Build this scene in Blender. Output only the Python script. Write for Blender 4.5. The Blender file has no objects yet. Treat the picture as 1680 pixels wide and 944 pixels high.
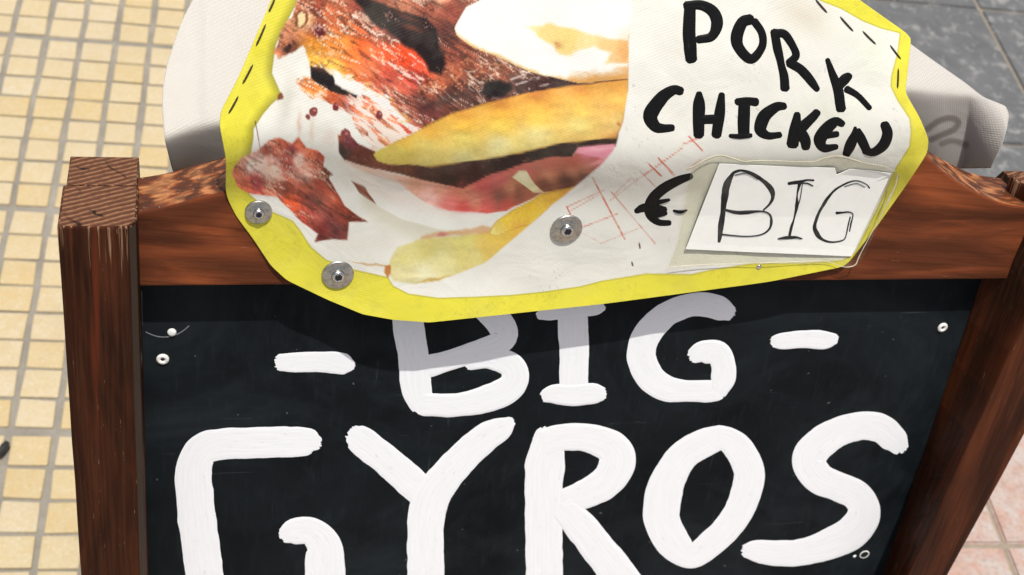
import bpy, bmesh, math, random
import numpy as np
from mathutils import Matrix, Vector
random.seed(7); rng = np.random.default_rng(7)
SC = bpy.context.scene
COL = SC.collection

# ------------------------------------------------------------------ camera
CELL = 0.06                                   # pitch of the paving cells (m)
FPX, CX, CY = 2200.0, 840.0, 472.0            # focal length / centre in photograph pixels (1680 wide)
PITCH, ROLL, YAWB, LEAN, YAWG = [math.radians(v) for v in (46.63, 14.37, 19.92, 13.99, 16.26)]
CAM_H = 26.697 * CELL
def _rx(a): c, s = math.cos(a), math.sin(a); return np.array([[1, 0, 0], [0, c, -s], [0, s, c]])
def _rz(a): c, s = math.cos(a), math.sin(a); return np.array([[c, -s, 0], [s, c, 0], [0, 0, 1]])
W2C = _rz(ROLL) @ _rx(PITCH) @ np.array([[1, 0, 0], [0, 0, -1], [0, 1, 0.]])
CAM = np.array([0, 0, CAM_H])
cam_d = bpy.data.cameras.new('camera'); cam = bpy.data.objects.new('camera', cam_d); COL.objects.link(cam)
cm = np.eye(4); cm[:3, 0] = W2C[0]; cm[:3, 1] = -W2C[1]; cm[:3, 2] = -W2C[2]; cm[:3, 3] = CAM
cam.matrix_world = Matrix(cm.tolist())
cam_d.sensor_width = 36; cam_d.lens = 36 * FPX / 1680; cam_d.clip_start = 0.02; cam_d.clip_end = 600
cam_d.dof.use_dof = True; cam_d.dof.focus_distance = 0.96; cam_d.dof.aperture_fstop = 12
SC.camera = cam

# board frame: X = along the rail, Y = up the board, Z = out of the board
U = np.array([math.cos(YAWB), math.sin(YAWB), 0]); BACK = np.array([-math.sin(YAWB), math.cos(YAWB), 0])
WDN = -math.cos(LEAN) * np.array([0, 0, 1.]) - math.sin(LEAN) * BACK
NRM = np.cross(WDN, U)
RB = np.stack([U, -WDN, NRM], 1)

# ------------------------------------------------------------------ sky and sun
SUN_OFF = math.radians(23)                    # the sun stands this far in front of the board's plane, straight above it
SUN_DIR = math.cos(SUN_OFF) * (-WDN) + math.sin(SUN_OFF) * NRM
SUN_DIR = SUN_DIR + 0.02 * U; SUN_DIR /= np.linalg.norm(SUN_DIR)
world = bpy.data.worlds.new('World'); SC.world = world; world.use_nodes = True
wn = world.node_tree; bg = wn.nodes['Background']
sky = wn.nodes.new('ShaderNodeTexSky'); sky.sky_type = 'NISHITA'; sky.sun_disc = False
sky.sun_elevation = math.asin(SUN_DIR[2]); sky.sun_rotation = math.atan2(SUN_DIR[0], SUN_DIR[1])
sky.dust_density = 4.0; sky.ozone_density = 0.6
wn.links.new(sky.outputs[0], bg.inputs[0]); bg.inputs[1].default_value = 0.105
sun_d = bpy.data.lights.new('sun', 'SUN'); sun_d.energy = 4.6; sun_d.angle = math.radians(0.5); sun_d.color = (1, .965, .91)
sun = bpy.data.objects.new('sun', sun_d); COL.objects.link(sun)
sun.rotation_euler = Vector(SUN_DIR.tolist()).to_track_quat('Z', 'Y').to_euler(); sun.location = (0, 0, 6)
SC.view_settings.view_transform = 'Standard'; SC.view_settings.look = 'None'
SC.view_settings.exposure = 0.12; SC.view_settings.gamma = 1.0; SC.view_settings.use_curve_mapping = False

# ------------------------------------------------------------------ rays, planes, projections
def rays(px, py):
    px = np.asarray(px, float); py = np.asarray(py, float)
    d = np.stack([(px - CX) / FPX, (py - CY) / FPX, np.ones_like(px)], -1)
    return d @ W2C
ORG = CAM + rays(233, 475) * 0.97             # a point of the board plane
# move the origin down the board to ground level, mid width
_mid = CAM + rays(920, 600) * 1.0
ORG = ORG + U * 0.28
ORG = ORG + WDN * (ORG[2] / -WDN[2])
CL = RB.T @ (CAM - ORG)
def loc(px, py, n):
    """photograph pixel -> board coordinates on the plane Z = n"""
    d = rays(px, py) @ RB
    t = (n - CL[2]) / d[..., 2]
    return CL + d * t[..., None]
def topx(X, Y, Z):
    P = np.stack(np.broadcast_arrays(X, Y, Z), -1).astype(float)
    q = (P @ RB.T + ORG - CAM) @ W2C.T
    return FPX * q[..., 0] / q[..., 2] + CX, FPX * q[..., 1] / q[..., 2] + CY
def hit(px, py, H, n0=0.12, n1=-0.5):
    """photograph pixel -> board coordinates on the height field Z = H(X, Y)"""
    d = rays(px, py) @ RB
    lo = (n0 - CL[2]) / d[..., 2]; hi = (n1 - CL[2]) / d[..., 2]
    # march then bisect
    N = 70; a = lo.copy(); b = hi.copy(); done = np.zeros(a.shape, bool); prev = lo.copy()
    for i in range(1, N + 1):
        t = lo + (hi - lo) * i / N
        P = CL + d * t[..., None]
        below = (P[..., 2] - H(P[..., 0], P[..., 1])) < 0
        new = below & ~done
        a[new] = prev[new]; b[new] = t[new]; done |= below; prev = t
    for i in range(14):
        m = (a + b) / 2; P = CL + d * m[..., None]
        below = (P[..., 2] - H(P[..., 0], P[..., 1])) < 0
        b = np.where(below, m, b); a = np.where(below, a, m)
    return CL + d * ((a + b) / 2)[..., None]
def ground(px, py, z=0.0):
    d = rays(px, py); t = (z - CAM[2]) / d[..., 2]
    return CAM + d * t[..., None]
def lin(r, g, b):
    f = lambda c: (c / 255 / 12.92) if c / 255 <= .04045 else ((c / 255 + .055) / 1.055) ** 2.4
    return (f(r), f(g), f(b), 1)
def lin_np(a):
    a = np.clip(a, 0, 255) / 255
    return np.where(a <= .04045, a / 12.92, ((a + .055) / 1.055) ** 2.4)

# ------------------------------------------------------------------ numpy noise
_perm = rng.random((64, 64))
def vnoise(x, y, seed=0):
    x = x + seed * 17.3; y = y + seed * 9.7
    xi = np.floor(x).astype(int); yi = np.floor(y).astype(int); fx = x - xi; fy = y - yi
    fx = fx * fx * (3 - 2 * fx); fy = fy * fy * (3 - 2 * fy)
    g = lambda i, j: _perm[i % 64, j % 64]
    return (g(xi, yi) * (1 - fx) + g(xi + 1, yi) * fx) * (1 - fy) + (g(xi, yi + 1) * (1 - fx) + g(xi + 1, yi + 1) * fx) * fy
def fbm(x, y, o=4, seed=0):
    s = 0; a = .5; t = 0
    for i in range(o):
        s = s + a * vnoise(x * 2 ** i, y * 2 ** i, seed + i); t += a; a *= .5
    return s / t
def sstep(a, b, x):
    t = np.clip((x - a) / (b - a), 0, 1); return t * t * (3 - 2 * t)
def sdf(px, py, poly):
    """signed distance to a polygon, negative inside"""
    poly = np.asarray(poly, float); d = np.full(px.shape, 1e9); ins = np.zeros(px.shape, bool)
    n = len(poly)
    for i in range(n):
        x0, y0 = poly[i]; x1, y1 = poly[(i + 1) % n]
        ex, ey = x1 - x0, y1 - y0; L = ex * ex + ey * ey + 1e-9
        t = np.clip(((px - x0) * ex + (py - y0) * ey) / L, 0, 1)
        d = np.minimum(d, (px - x0 - t * ex) ** 2 + (py - y0 - t * ey) ** 2)
        c = ((y0 > py) != (y1 > py)) & (px < (x1 - x0) * (py - y0) / (y1 - y0 + 1e-12) + x0)
        ins ^= c
    d = np.sqrt(d); return np.where(ins, -d, d)
def catmull(pts, step=4.0):
    P = np.asarray(pts, float); out = []
    Q = np.vstack([2 * P[0] - P[1], P, 2 * P[-1] - P[-2]])
    for i in range(1, len(Q) - 2):
        p0, p1, p2, p3 = Q[i - 1], Q[i], Q[i + 1], Q[i + 2]
        L = np.linalg.norm((p2 - p1)[:2]); k = max(2, int(L / step))
        for j in range(k):
            t = j / k
            out.append(.5 * (2 * p1 + (p2 - p0) * t + (2 * p0 - 5 * p1 + 4 * p2 - p3) * t * t + (3 * p1 - p0 - 3 * p2 + p3) * t ** 3))
    out.append(Q[-2]); return np.array(out)

# ------------------------------------------------------------------ node helpers
class NT:
    def __init__(s, name):
        s.m = bpy.data.materials.new(name); s.m.use_nodes = True; s.t = s.m.node_tree
        s.bsdf = s.t.nodes['Principled BSDF']; s.out = s.t.nodes['Material Output']
    def n(s, typ, **kw):
        nd = s.t.nodes.new('ShaderNode' + typ)
        for k, v in kw.items():
            if k.startswith('i_'): nd.inputs[k[2:].replace('_', ' ')].default_value = v
            else: setattr(nd, k, v)
        return nd
    def l(s, a, b): s.t.links.new(a, b)
    def coord(s, scale=(1, 1, 1), kind='Object', rot=(0, 0, 0), loc=(0, 0, 0)):
        tc = s.n('TexCoord'); mp = s.n('Mapping'); mp.inputs['Scale'].default_value = scale
        mp.inputs['Rotation'].default_value = rot; mp.inputs['Location'].default_value = loc
        s.l(tc.outputs[kind], mp.inputs['Vector']); return mp.outputs[0]
    def noise(s, vec, scale, detail=4, rough=.55, dist=0.0):
        nd = s.n('TexNoise'); nd.inputs['Scale'].default_value = scale; nd.inputs['Detail'].default_value = detail
        nd.inputs['Roughness'].default_value = rough; nd.inputs['Distortion'].default_value = dist
        if vec is not None: s.l(vec, nd.inputs['Vector'])
        return nd.outputs['Fac']
    def ramp(s, fac, stops):
        r = s.n('ValToRGB'); e = r.color_ramp.elements
        while len(e) > 1: e.remove(e[-1])
        e[0].position = stops[0][0]; e[0].color = stops[0][1]
        for p, c in stops[1:]:
            k = e.new(p); k.color = c
        s.l(fac, r.inputs[0]); return r.outputs[0]
    def mix(s, fac, a, b, typ='MIX'):
        m = s.n('MixRGB', blend_type=typ)
        for i, v in ((0, fac), (1, a), (2, b)):
            if isinstance(v, (float, int)): m.inputs[i].default_value = v
            elif isinstance(v, tuple): m.inputs[i].default_value = v
            else: s.l(v, m.inputs[i])
        return m.outputs[0]
    def math(s, op, a, b=0.0, clamp=False):
        m = s.n('Math', operation=op, use_clamp=clamp)
        for i, v in ((0, a), (1, b)):
            if isinstance(v, (float, int)): m.inputs[i].default_value = v
            else: s.l(v, m.inputs[i])
        return m.outputs[0]
    def bump(s, h, strength=.3, dist=.001, prev=None):
        b = s.n('Bump'); b.inputs['Strength'].default_value = strength; b.inputs['Distance'].default_value = dist
        s.l(h, b.inputs['Height'])
        if prev is not None: s.l(prev, b.inputs['Normal'])
        return b.outputs[0]
    def fin(s, col=None, rough=None, normal=None, spec=None, metal=None):
        B = s.bsdf.inputs
        for key, v in (('Base Color', col), ('Roughness', rough), ('Specular IOR Level', spec), ('Metallic', metal)):
            if v is None: continue
            if isinstance(v, (float, int, tuple)): B[key].default_value = v
            else: s.l(v, B[key])
        if normal is not None: s.l(normal, B['Normal'])
        return s.m
BW = lambda v: (v, v, v, 1)

# ------------------------------------------------------------------ materials
def mat_wood(name, rot, tint=1.0, seedloc=(0, 0, 0), ytop=None):
    """varnished dark hardwood; rot turns the coordinates so that the grain runs along X"""
    s = NT(name)
    tc = s.n('TexCoord'); m1 = s.n('Mapping'); m1.inputs['Rotation'].default_value = rot; m1.inputs['Location'].default_value = seedloc
    s.l(tc.outputs['Object'], m1.inputs[0])
    def sc(v):
        m = s.n('Mapping'); m.inputs['Scale'].default_value = v; s.l(m1.outputs[0], m.inputs[0]); return m.outputs[0]
    broad = s.noise(sc((5, 24, 24)), 1.0, 4, .5, 1.3)
    fine = s.noise(sc((14, 420, 420)), 1.0, 5, .6, .3)
    mid = s.noise(sc((9, 110, 110)), 1.0, 4, .55, 1.4)
    scuff = s.noise(sc((55, 900, 900)), 1.0, 3, .6)
    t = tint
    col = s.ramp(broad, [(.30, (.026 * t, .0078 * t, .0032 * t, 1)), (.50, (.060 * t, .0160 * t, .0062 * t, 1)), (.72, (.150 * t, .038 * t, .0125 * t, 1))])
    col = s.mix(s.ramp(mid, [(.30, BW(.42)), (.50, BW(0))]), col, (.024, .0075, .003, 1))
    col = s.mix(s.math('MULTIPLY', s.ramp(fine, [(.42, BW(0)), (.66, BW(1))]), .10), col, (.22, .085, .04, 1))
    col = s.mix(s.ramp(scuff, [(.70, BW(0)), (.76, BW(.6))]), col, (.40, .24, .14, 1))
    h = s.math('ADD', fine, s.math('MULTIPLY', mid, .8))
    nrm = s.bump(h, .3, .0008)
    rough = s.ramp(mid, [(.3, BW(.55)), (.7, BW(.36))])
    if ytop is not None:                       # bare streaks running down from the sawn top
        st = s.noise(sc((12, 520, 520)), 1.0, 3, .6); sep = s.n('SeparateXYZ'); s.l(tc.outputs['Object'], sep.inputs[0])
        dep = s.math('DIVIDE', s.math('SUBTRACT', ytop, sep.outputs[1]), .05)
        k = s.math('SUBTRACT', s.math('MULTIPLY', s.math('SUBTRACT', st, .53), 6.0), dep, True)
        col = s.mix(s.math('MULTIPLY', k, 1.6, True), col, (.26, .15, .085, 1))
        st2 = s.noise(sc((4, 120, 120)), 1.0, 2, .5)
        col = s.mix(s.ramp(st2, [(.62, BW(0)), (.74, BW(.6))]), col, (.13, .024, .008, 1))
    return s.fin(col, rough, nrm, .10)
M_POST = mat_wood('wood_post', (0, 0, math.radians(-90)), .50, (0, 0, 0), float(loc(150., 373., .047)[1]))
M_RAIL = mat_wood('wood_rail', (0, 0, math.radians(4)), 1.7, (.3, .2, .1))
def mat_wood_lit_top(name, scale):
    """ring grain of the upper faces, with sunlight mixed into its colour"""
    s = NT(name); v = s.coord((1, 1, 1))
    w = s.n('TexWave', wave_type='RINGS', rings_direction='Z'); w.inputs['Scale'].default_value = 42; w.inputs['Distortion'].default_value = 9
    w.inputs['Detail'].default_value = 4; w.inputs['Detail Scale'].default_value = 1.6
    s.l(s.coord((.35, 1, 1.0)), w.inputs['Vector'])
    n = s.noise(s.coord((30, 160, 160)), 1, 4, .6)
    col = s.ramp(w.outputs['Fac'], [(.1, (.09, .026, .009, 1)), (.55, (.27, .080, .024, 1)), (.9, (.42, .17, .062, 1))])
    col = s.mix(s.ramp(n, [(.4, BW(.75)), (.62, BW(0))]), col, (.05, .018, .009, 1))
    dots = s.noise(v, 420, 2, .5)
    col = s.mix(s.ramp(dots, [(.68, BW(0)), (.74, BW(.5))]), col, (.6, .5, .4, 1))
    return s.fin(col, .5, s.bump(s.math('ADD', n, w.outputs['Fac']), .6, .001), .25)
M_LIT_TOP = mat_wood_lit_top('wood_rail_top', 1)  # brighter, more orange than the rail front: sunlight put into the colour
def mat_endgrain():
    s = NT('wood_end_grain')
    w = s.n('TexWave', wave_type='BANDS', bands_direction='X'); w.inputs['Scale'].default_value = 60; w.inputs['Distortion'].default_value = 1.6
    w.inputs['Detail'].default_value = 2; w.inputs['Detail Scale'].default_value = 1.2
    s.l(s.coord((1, 1, 1), rot=(0, math.radians(62), 0)), w.inputs['Vector'])
    c = s.n('TexWave', wave_type='BANDS', bands_direction='X'); c.inputs['Scale'].default_value = 15; c.inputs['Distortion'].default_value = 3.5
    c.inputs['Detail'].default_value = 3; c.inputs['Detail Scale'].default_value = 3
    s.l(s.coord((1, 1, 1), rot=(0, math.radians(-36), 0), loc=(.01, 0, 0)), c.inputs['Vector'])
    n = s.noise(s.coord(), 300, 4, .6)
    col = s.ramp(w.outputs['Fac'], [(.10, (.085, .034, .017, 1)), (.7, (.125, .052, .025, 1)), (.97, (.24, .120, .060, 1))])
    col = s.mix(s.ramp(n, [(.33, BW(.6)), (.56, BW(0))]), col, (.06, .023, .012, 1))
    crack = s.math('MULTIPLY', s.ramp(c.outputs['Fac'], [(.006, BW(1)), (.035, BW(0))]), s.ramp(s.noise(s.coord(), 45, 2), [(.50, BW(0)), (.62, BW(.9))]))
    col = s.mix(crack, col, (.012, .006, .004, 1))
    h = s.math('SUBTRACT', s.math('ADD', s.math('MULTIPLY', w.outputs['Fac'], .6), n), s.math('MULTIPLY', crack, 2.0))
    return s.fin(col, .65, s.bump(h, .8, .0010), .15)
M_END = mat_endgrain()
def mat_panel():
    s = NT('blackboard_paint')
    n = s.noise(s.coord((1, 1, 1)), 9, 5, .6, 1.5); n2 = s.noise(s.coord((60, 9, 9), rot=(0, 0, .5)), 3, 4, .6)
    dots = s.noise(s.coord(), 170, 1, .4)
    col = s.ramp(n, [(.3, (.0042, .0055, .0066, 1)), (.7, (.0088, .0120, .0142, 1))])
    col = s.mix(s.math('MULTIPLY', s.ramp(n2, [(.55, BW(0)), (.8, BW(1))]), .35), col, (.022, .029, .031, 1))
    cl = s.noise(s.coord((1, 1, 1), loc=(3, 1, 0)), 5.5, 6, .68, 1.2); sc_ = s.noise(s.coord((7, 160, 40), rot=(0, 0, -.6)), 1.6, 2, .5, .4); sc2 = s.noise(s.coord((140, 6, 40), rot=(0, 0, .25), loc=(1, 0, 0)), 1.5, 2, .5, .4)
    col = s.mix(s.ramp(cl, [(.46, BW(0)), (.74, BW(.6))]), col, (.022, .029, .032, 1))
    for q in (sc_, sc2): col = s.mix(s.ramp(q, [(.725, BW(0)), (.75, BW(.35)), (.775, BW(0))]), col, (.07, .08, .085, 1))
    col = s.mix(s.ramp(dots, [(.785, BW(0)), (.80, BW(.35))]), col, (.22, .23, .24, 1))
    return s.fin(col, s.ramp(n, [(.3, BW(.42)), (.7, BW(.56))]), s.bump(s.noise(s.coord(), 260, 3), .08, .0005), .05)
M_PANEL = mat_panel()
M_STRIP = mat_wood('wood_dusty_edge', (0, 0, math.radians(-90)), .5, (.5, .1, .2)); _b = M_STRIP.node_tree
_hs = _b.nodes.new('ShaderNodeMixRGB'); _hs.inputs[0].default_value = .75; _hs.inputs[2].default_value = (.052, .042, .030, 1)
_lk = _b.nodes['Principled BSDF'].inputs['Base Color'].links[0]; _src = _lk.from_socket; _b.links.new(_src, _hs.inputs[1]); _b.links.new(_hs.outputs[0], _b.nodes['Principled BSDF'].inputs['Base Color'])
def mat_paint(name, base, streak, dark, amt, rough):
    """brushed paint: UV u runs along the stroke, v across it; bristle streaks follow the stroke"""
    s = NT(name)
    tc = s.n('TexCoord')
    def sc(v, l=(0, 0, 0)):
        m = s.n('Mapping'); m.inputs['Scale'].default_value = v; m.inputs['Location'].default_value = l; s.l(tc.outputs['UV'], m.inputs[0]); return m.outputs[0]
    bstr = .22 if base[0] > .3 else .15
    st = s.noise(sc((.8, 17, 1)), 1, 4, .65, .1); st2 = s.noise(sc((2.5, 60, 1), (3, 1, 0)), 1, 3, .6)
    blob = s.noise(sc((3, 3, 1), (9, 4, 0)), 1, 3, .6)
    col = s.mix(s.math('MULTIPLY', s.ramp(st, [(.3, BW(1)), (.62, BW(0))]), amt), base, streak)
    thin = s.math('MULTIPLY', s.ramp(st2, [(.30, BW(1)), (.40, BW(0))]), s.ramp(blob, [(.52, BW(0)), (.66, BW(1))]))
    col = s.mix(s.math('MULTIPLY', thin, .8), col, dark)
    h = s.math('ADD', st, s.math('MULTIPLY', st2, .5))
    return s.fin(col, rough, s.bump(h, bstr, .0007), .3 if base[0] > .3 else .12)
M_WHITE = mat_paint('white_brush_paint', (.83, .84, .85, 1), (.69, .70, .71, 1), (.22, .23, .24, 1), .42, .45)
M_MARK = mat_paint('black_marker', (.005, .005, .005, 1), (.011, .011, .011, 1), (.10, .10, .095, 1), .6, .4)
M_PEN = mat_paint('black_pen', (.006, .006, .008, 1), (.02, .02, .025, 1), (.4, .4, .42, 1), .7, .5)
def mat_print(name, attr, rough=.42, weave=True, transl=0.0):
    s = NT(name); a = s.n('VertexColor'); a.layer_name = attr
    col = a.outputs['Color']
    n = s.noise(s.coord(), 38, 4, .6)
    col = s.mix(s.math('MULTIPLY', s.ramp(n, [(.45, BW(0)), (.75, BW(1))]), .10), col, (.42, .38, .28, 1))
    nrm = None
    if weave:
        w1 = s.n('TexWave', wave_type='BANDS', bands_direction='X'); w1.inputs['Scale'].default_value = 165; s.l(s.coord(rot=(0, 0, math.radians(68))), w1.inputs['Vector'])
        w2 = s.n('TexWave', wave_type='BANDS', bands_direction='X'); w2.inputs['Scale'].default_value = 165; s.l(s.coord(rot=(0, 0, math.radians(-22))), w2.inputs['Vector'])
        h = s.math('ADD', w1.outputs['Fac'], s.math('MULTIPLY', w2.outputs['Fac'], .6))
        nrm = s.bump(s.noise(s.coord(), 22, 3, .55, .8), .22, .006); nrm = s.bump(h, weave, .0005, nrm)
    m = s.fin(col, rough, nrm, .35)
    if transl:
        tr = s.n('BsdfTranslucent'); s.l(col, tr.inputs[0]); mx = s.n('MixShader'); mx.inputs[0].default_value = transl
        s.l(s.bsdf.outputs[0], mx.inputs[1]); s.l(tr.outputs[0], mx.inputs[2]); s.l(mx.outputs[0], s.out.inputs[0])
    return m
M_BANNER = mat_print('printed_vinyl', 'print', .45, .10, .06)
M_REAR = mat_print('white_vinyl', 'print', .5, .26, .36)
def mat_plain(name, col, rough=.5, metal=0, spec=.4, noise_amt=0, nscale=200):
    s = NT(name); c = tuple(col) + ((1,) if len(col) == 3 else ())
    nrm = None; cc = c
    if noise_amt:
        n = s.noise(s.coord(), nscale, 4, .6)
        cc = s.mix(s.math('MULTIPLY', s.ramp(n, [(.4, BW(0)), (.7, BW(1))]), noise_amt), c, tuple(x * .35 for x in c[:3]) + (1,))
        nrm = s.bump(n, .25, .0004)
    return s.fin(cc, rough, nrm, spec, metal)
M_RIM = mat_plain('vinyl_edge', (.72, .70, .63), .6, noise_amt=.3)
M_STITCH = mat_plain('dark_thread', (.035, .022, .012), .7, noise_amt=.3, nscale=900)
M_STEEL = mat_plain('galvanised_steel', (.50, .49, .45), .38, 1.0, .5, .6, 330)
M_STEEL2 = mat_plain('screw_steel', (.62, .62, .62), .25, 1.0, .5, .2, 700)
M_DARK = mat_plain('recess_black', (.01, .01, .01), .6, noise_amt=.2)
M_RUBBER = mat_plain('black_rubber', (.02, .02, .019), .45, noise_amt=.3)
M_PAPER = mat_plain('white_paper', (.86, .86, .87), .7, noise_amt=.05, nscale=40)
M_RIVET = mat_plain('white_nail_head', (.78, .77, .73), .4, noise_amt=.4, nscale=500)
def mat_sleeve():
    s = NT('clear_plastic_film')
    n = s.noise(s.coord(), 60, 4, .6, .6)
    s.fin((.78, .77, .68, 1), .18, s.bump(n, .35, .002), .5)
    tr = s.n('BsdfTransparent'); tr.inputs[0].default_value = (.985, .985, .965, 1)
    mx = s.n('MixShader'); f = s.ramp(n, [(.42, BW(.006)), (.8, BW(.045))])
    s.l(f, mx.inputs[0]); s.l(tr.outputs[0], mx.inputs[1]); s.l(s.bsdf.outputs[0], mx.inputs[2]); s.l(mx.outputs[0], s.out.inputs[0])
    return s.m
M_SLEEVE = mat_sleeve()
def mat_tile():
    s = NT('yellow_cement_tile'); oi = s.n('ObjectInfo'); v = s.coord()
    add = s.n('VectorMath', operation='ADD'); s.l(v, add.inputs[0])
    sv = s.n('VectorMath', operation='SCALE'); s.l(oi.outputs['Location'], sv.inputs[0]); sv.inputs['Scale'].default_value = 3.7; s.l(sv.outputs[0], add.inputs[1])
    p = add.outputs[0]
    n = s.noise(p, 46, 5, .68, .8); n2 = s.noise(p, 210, 5, .7)
    col = s.ramp(n, [(.28, (.41, .295, .130, 1)), (.5, (.42, .335, .190, 1)), (.74, (.43, .375, .27, 1))])
    var = s.ramp(oi.outputs['Random'], [(0, (.405, .30, .135, 1)), (.5, (.42, .34, .20, 1)), (1, (.43, .37, .265, 1))])
    col = s.mix(.5, col, var)
    col = s.mix(s.ramp(n2, [(.56, BW(0)), (.70, BW(.65))]), col, (.54, .48, .39, 1))
    col = s.mix(s.ramp(n2, [(.28, BW(.6)), (.43, BW(0))]), col, (.29, .22, .12, 1))
    geo = s.n('NewGeometry'); big = s.noise(geo.outputs['Position'], 7, 5, .65, .5); st = s.noise(geo.outputs['Position'], 60, 4, .7, .4)
    col = s.mix(s.ramp(big, [(.45, BW(0)), (.75, BW(.30))]), col, (.34, .27, .17, 1))
    col = s.mix(s.ramp(st, [(.66, BW(0)), (.76, BW(.55))]), col, (.25, .205, .13, 1))
    return s.fin(col, .75, s.bump(n2, .45, .0014), .25)
M_TILE = mat_tile()
def mat_grout():
    s = NT('grey_grout'); n = s.noise(s.coord(), 14, 5, .6); n2 = s.noise(s.coord(), 260, 3, .6)
    col = s.ramp(n, [(.3, (.165, .150, .124, 1)), (.7, (.255, .235, .198, 1))])
    col = s.mix(s.ramp(n2, [(.3, BW(.4)), (.5, BW(0))]), col, (.12, .11, .085, 1))
    return s.fin(col, .9, s.bump(n2, .4, .001), .2)
M_GROUT = mat_grout()
def mat_slab(name, stops, spots, spot_col, scale):
    s = NT(name); oi = s.n('ObjectInfo'); v = s.coord()
    sv = s.n('VectorMath', operation='SCALE'); s.l(oi.outputs['Location'], sv.inputs[0]); sv.inputs['Scale'].default_value = 5.1
    add = s.n('VectorMath', operation='ADD'); s.l(v, add.inputs[0]); s.l(sv.outputs[0], add.inputs[1]); p = add.outputs[0]
    n = s.noise(p, scale, 6, .62, .8); n2 = s.noise(p, scale * 2.2, 5, .7, .4); n3 = s.noise(p, 160, 4, .6)
    col = s.ramp(n, stops)
    col = s.mix(s.ramp(n2, spots), col, spot_col)
    col = s.mix(s.ramp(n3, [(.3, BW(.35)), (.5, BW(0))]), col, (.08, .075, .07, 1))
    return s.fin(col, .62, s.bump(n3, .3, .001), .3)
M_GREY = mat_slab('grey_stone', [(.3, (.078, .080, .081, 1)), (.6, (.106, .108, .109, 1)), (.8, (.14, .137, .13, 1))], [(.52, BW(0)), (.66, BW(.85))], (.24, .235, .22, 1), 17)
M_PINK = mat_slab('pink_marble', [(.3, (.33, .20, .155, 1)), (.5, (.36, .28, .24, 1)), (.72, (.37, .35, .325, 1))], [(.48, BW(0)), (.66, BW(.75))], (.37, .20, .14, 1), 19)
M_JOINT = mat_plain('tan_joint', (.25, .21, .155), .9, noise_amt=.4, nscale=80)
M_EARTH = mat_plain('ground_cement', (.30, .28, .25), .9, noise_amt=.5, nscale=6)

# ------------------------------------------------------------------ object helpers
BM = np.eye(4); BM[:3, :3] = RB; BM[:3, 3] = ORG; BM = Matrix(BM.tolist())
def tag(o, label=None, cat=None, group=None, kind=None):
    if label: o['label'] = label
    if cat: o['category'] = cat
    if group: o['group'] = group
    if kind: o['kind'] = kind
    return o
def empty(name, label, cat, mat=None, group=None):
    o = bpy.data.objects.new(name, None); COL.objects.link(o); o.empty_display_size = .05
    if mat is not None: o.matrix_world = mat
    return tag(o, label, cat, group)
def mesh_obj(name, verts, faces, mats, parent=None, smooth=False, uvs=None, face_mats=None, label=None):
    me = bpy.data.meshes.new(name)
    me.from_pydata([tuple(map(float, v)) for v in verts], [], [tuple(int(i) for i in f) for f in faces])
    for m in (mats if isinstance(mats, (list, tuple)) else [mats]): me.materials.append(m)
    if face_mats is not None: me.polygons.foreach_set('material_index', np.array(face_mats, np.int32))
    if uvs is not None:
        uv = me.uv_layers.new(name='UVMap'); li = np.empty(len(me.loops), np.int32); me.loops.foreach_get('vertex_index', li)
        uv.data.foreach_set('uv', np.asarray(uvs, float)[li].ravel())
    if smooth: me.polygons.foreach_set('use_smooth', np.ones(len(me.polygons), bool))
    me.update(); o = bpy.data.objects.new(name, me); COL.objects.link(o)
    if parent is not None: o.parent = parent
    if label: o['label'] = label
    return o
def bm_obj(name, bm, mats, parent=None, smooth=False, label=None):
    me = bpy.data.meshes.new(name); bm.to_mesh(me); bm.free()
    for m in (mats if isinstance(mats, (list, tuple)) else [mats]): me.materials.append(m)
    if smooth: me.polygons.foreach_set('use_smooth', np.ones(len(me.polygons), bool))
    o = bpy.data.objects.new(name, me); COL.objects.link(o)
    if parent is not None: o.parent = parent
    if label: o['label'] = label
    return o
def loft(name, sections, mats, parent, bevel=0.0, cap_mat=0, label=None, edge_strip=-1):
    """closed sections (lists of points, same count) joined into one solid"""
    bm = bmesh.new(); rows = [[bm.verts.new(tuple(map(float, p))) for p in s] for s in sections]
    k = len(rows[0])
    for a, b in zip(rows, rows[1:]):
        for i in range(k):
            fc = bm.faces.new((a[i], a[(i + 1) % k], b[(i + 1) % k], b[i]))
            if i == edge_strip: fc.material_index = 2
    c0 = bm.faces.new(rows[0][::-1]); c1 = bm.faces.new(rows[-1]); c0.material_index = cap_mat
    bmesh.ops.recalc_face_normals(bm, faces=bm.faces)
    if bevel:
        ed = [e for e in bm.edges if len(e.link_faces) == 2 and e.calc_face_angle(0) > .5]
        bmesh.ops.bevel(bm, geom=ed, offset=bevel, segments=2, profile=.6, affect='EDGES', clamp_overlap=True)
    return bm_obj(name, bm, mats, parent, False, label)
def extrude_poly(name, front, back, mats, parent, bevel=0.0, face_fn=None, label=None):
    bm = bmesh.new(); f = [bm.verts.new(tuple(map(float, p))) for p in front]; b = [bm.verts.new(tuple(map(float, p))) for p in back]
    n = len(f); bm.faces.new(f); bm.faces.new(b[::-1])
    for i in range(n):
        fc = bm.faces.new((f[(i + 1) % n], f[i], b[i], b[(i + 1) % n]))
        if face_fn: fc.material_index = face_fn(i)
    bmesh.ops.recalc_face_normals(bm, faces=bm.faces)
    if bevel:
        ed = [e for e in bm.edges if len(e.link_faces) == 2 and e.calc_face_angle(0) > .6]
        bmesh.ops.bevel(bm, geom=ed, offset=bevel, segments=2, profile=.6, affect='EDGES', clamp_overlap=True)
    return bm_obj(name, bm, mats, parent, False, label)
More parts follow.
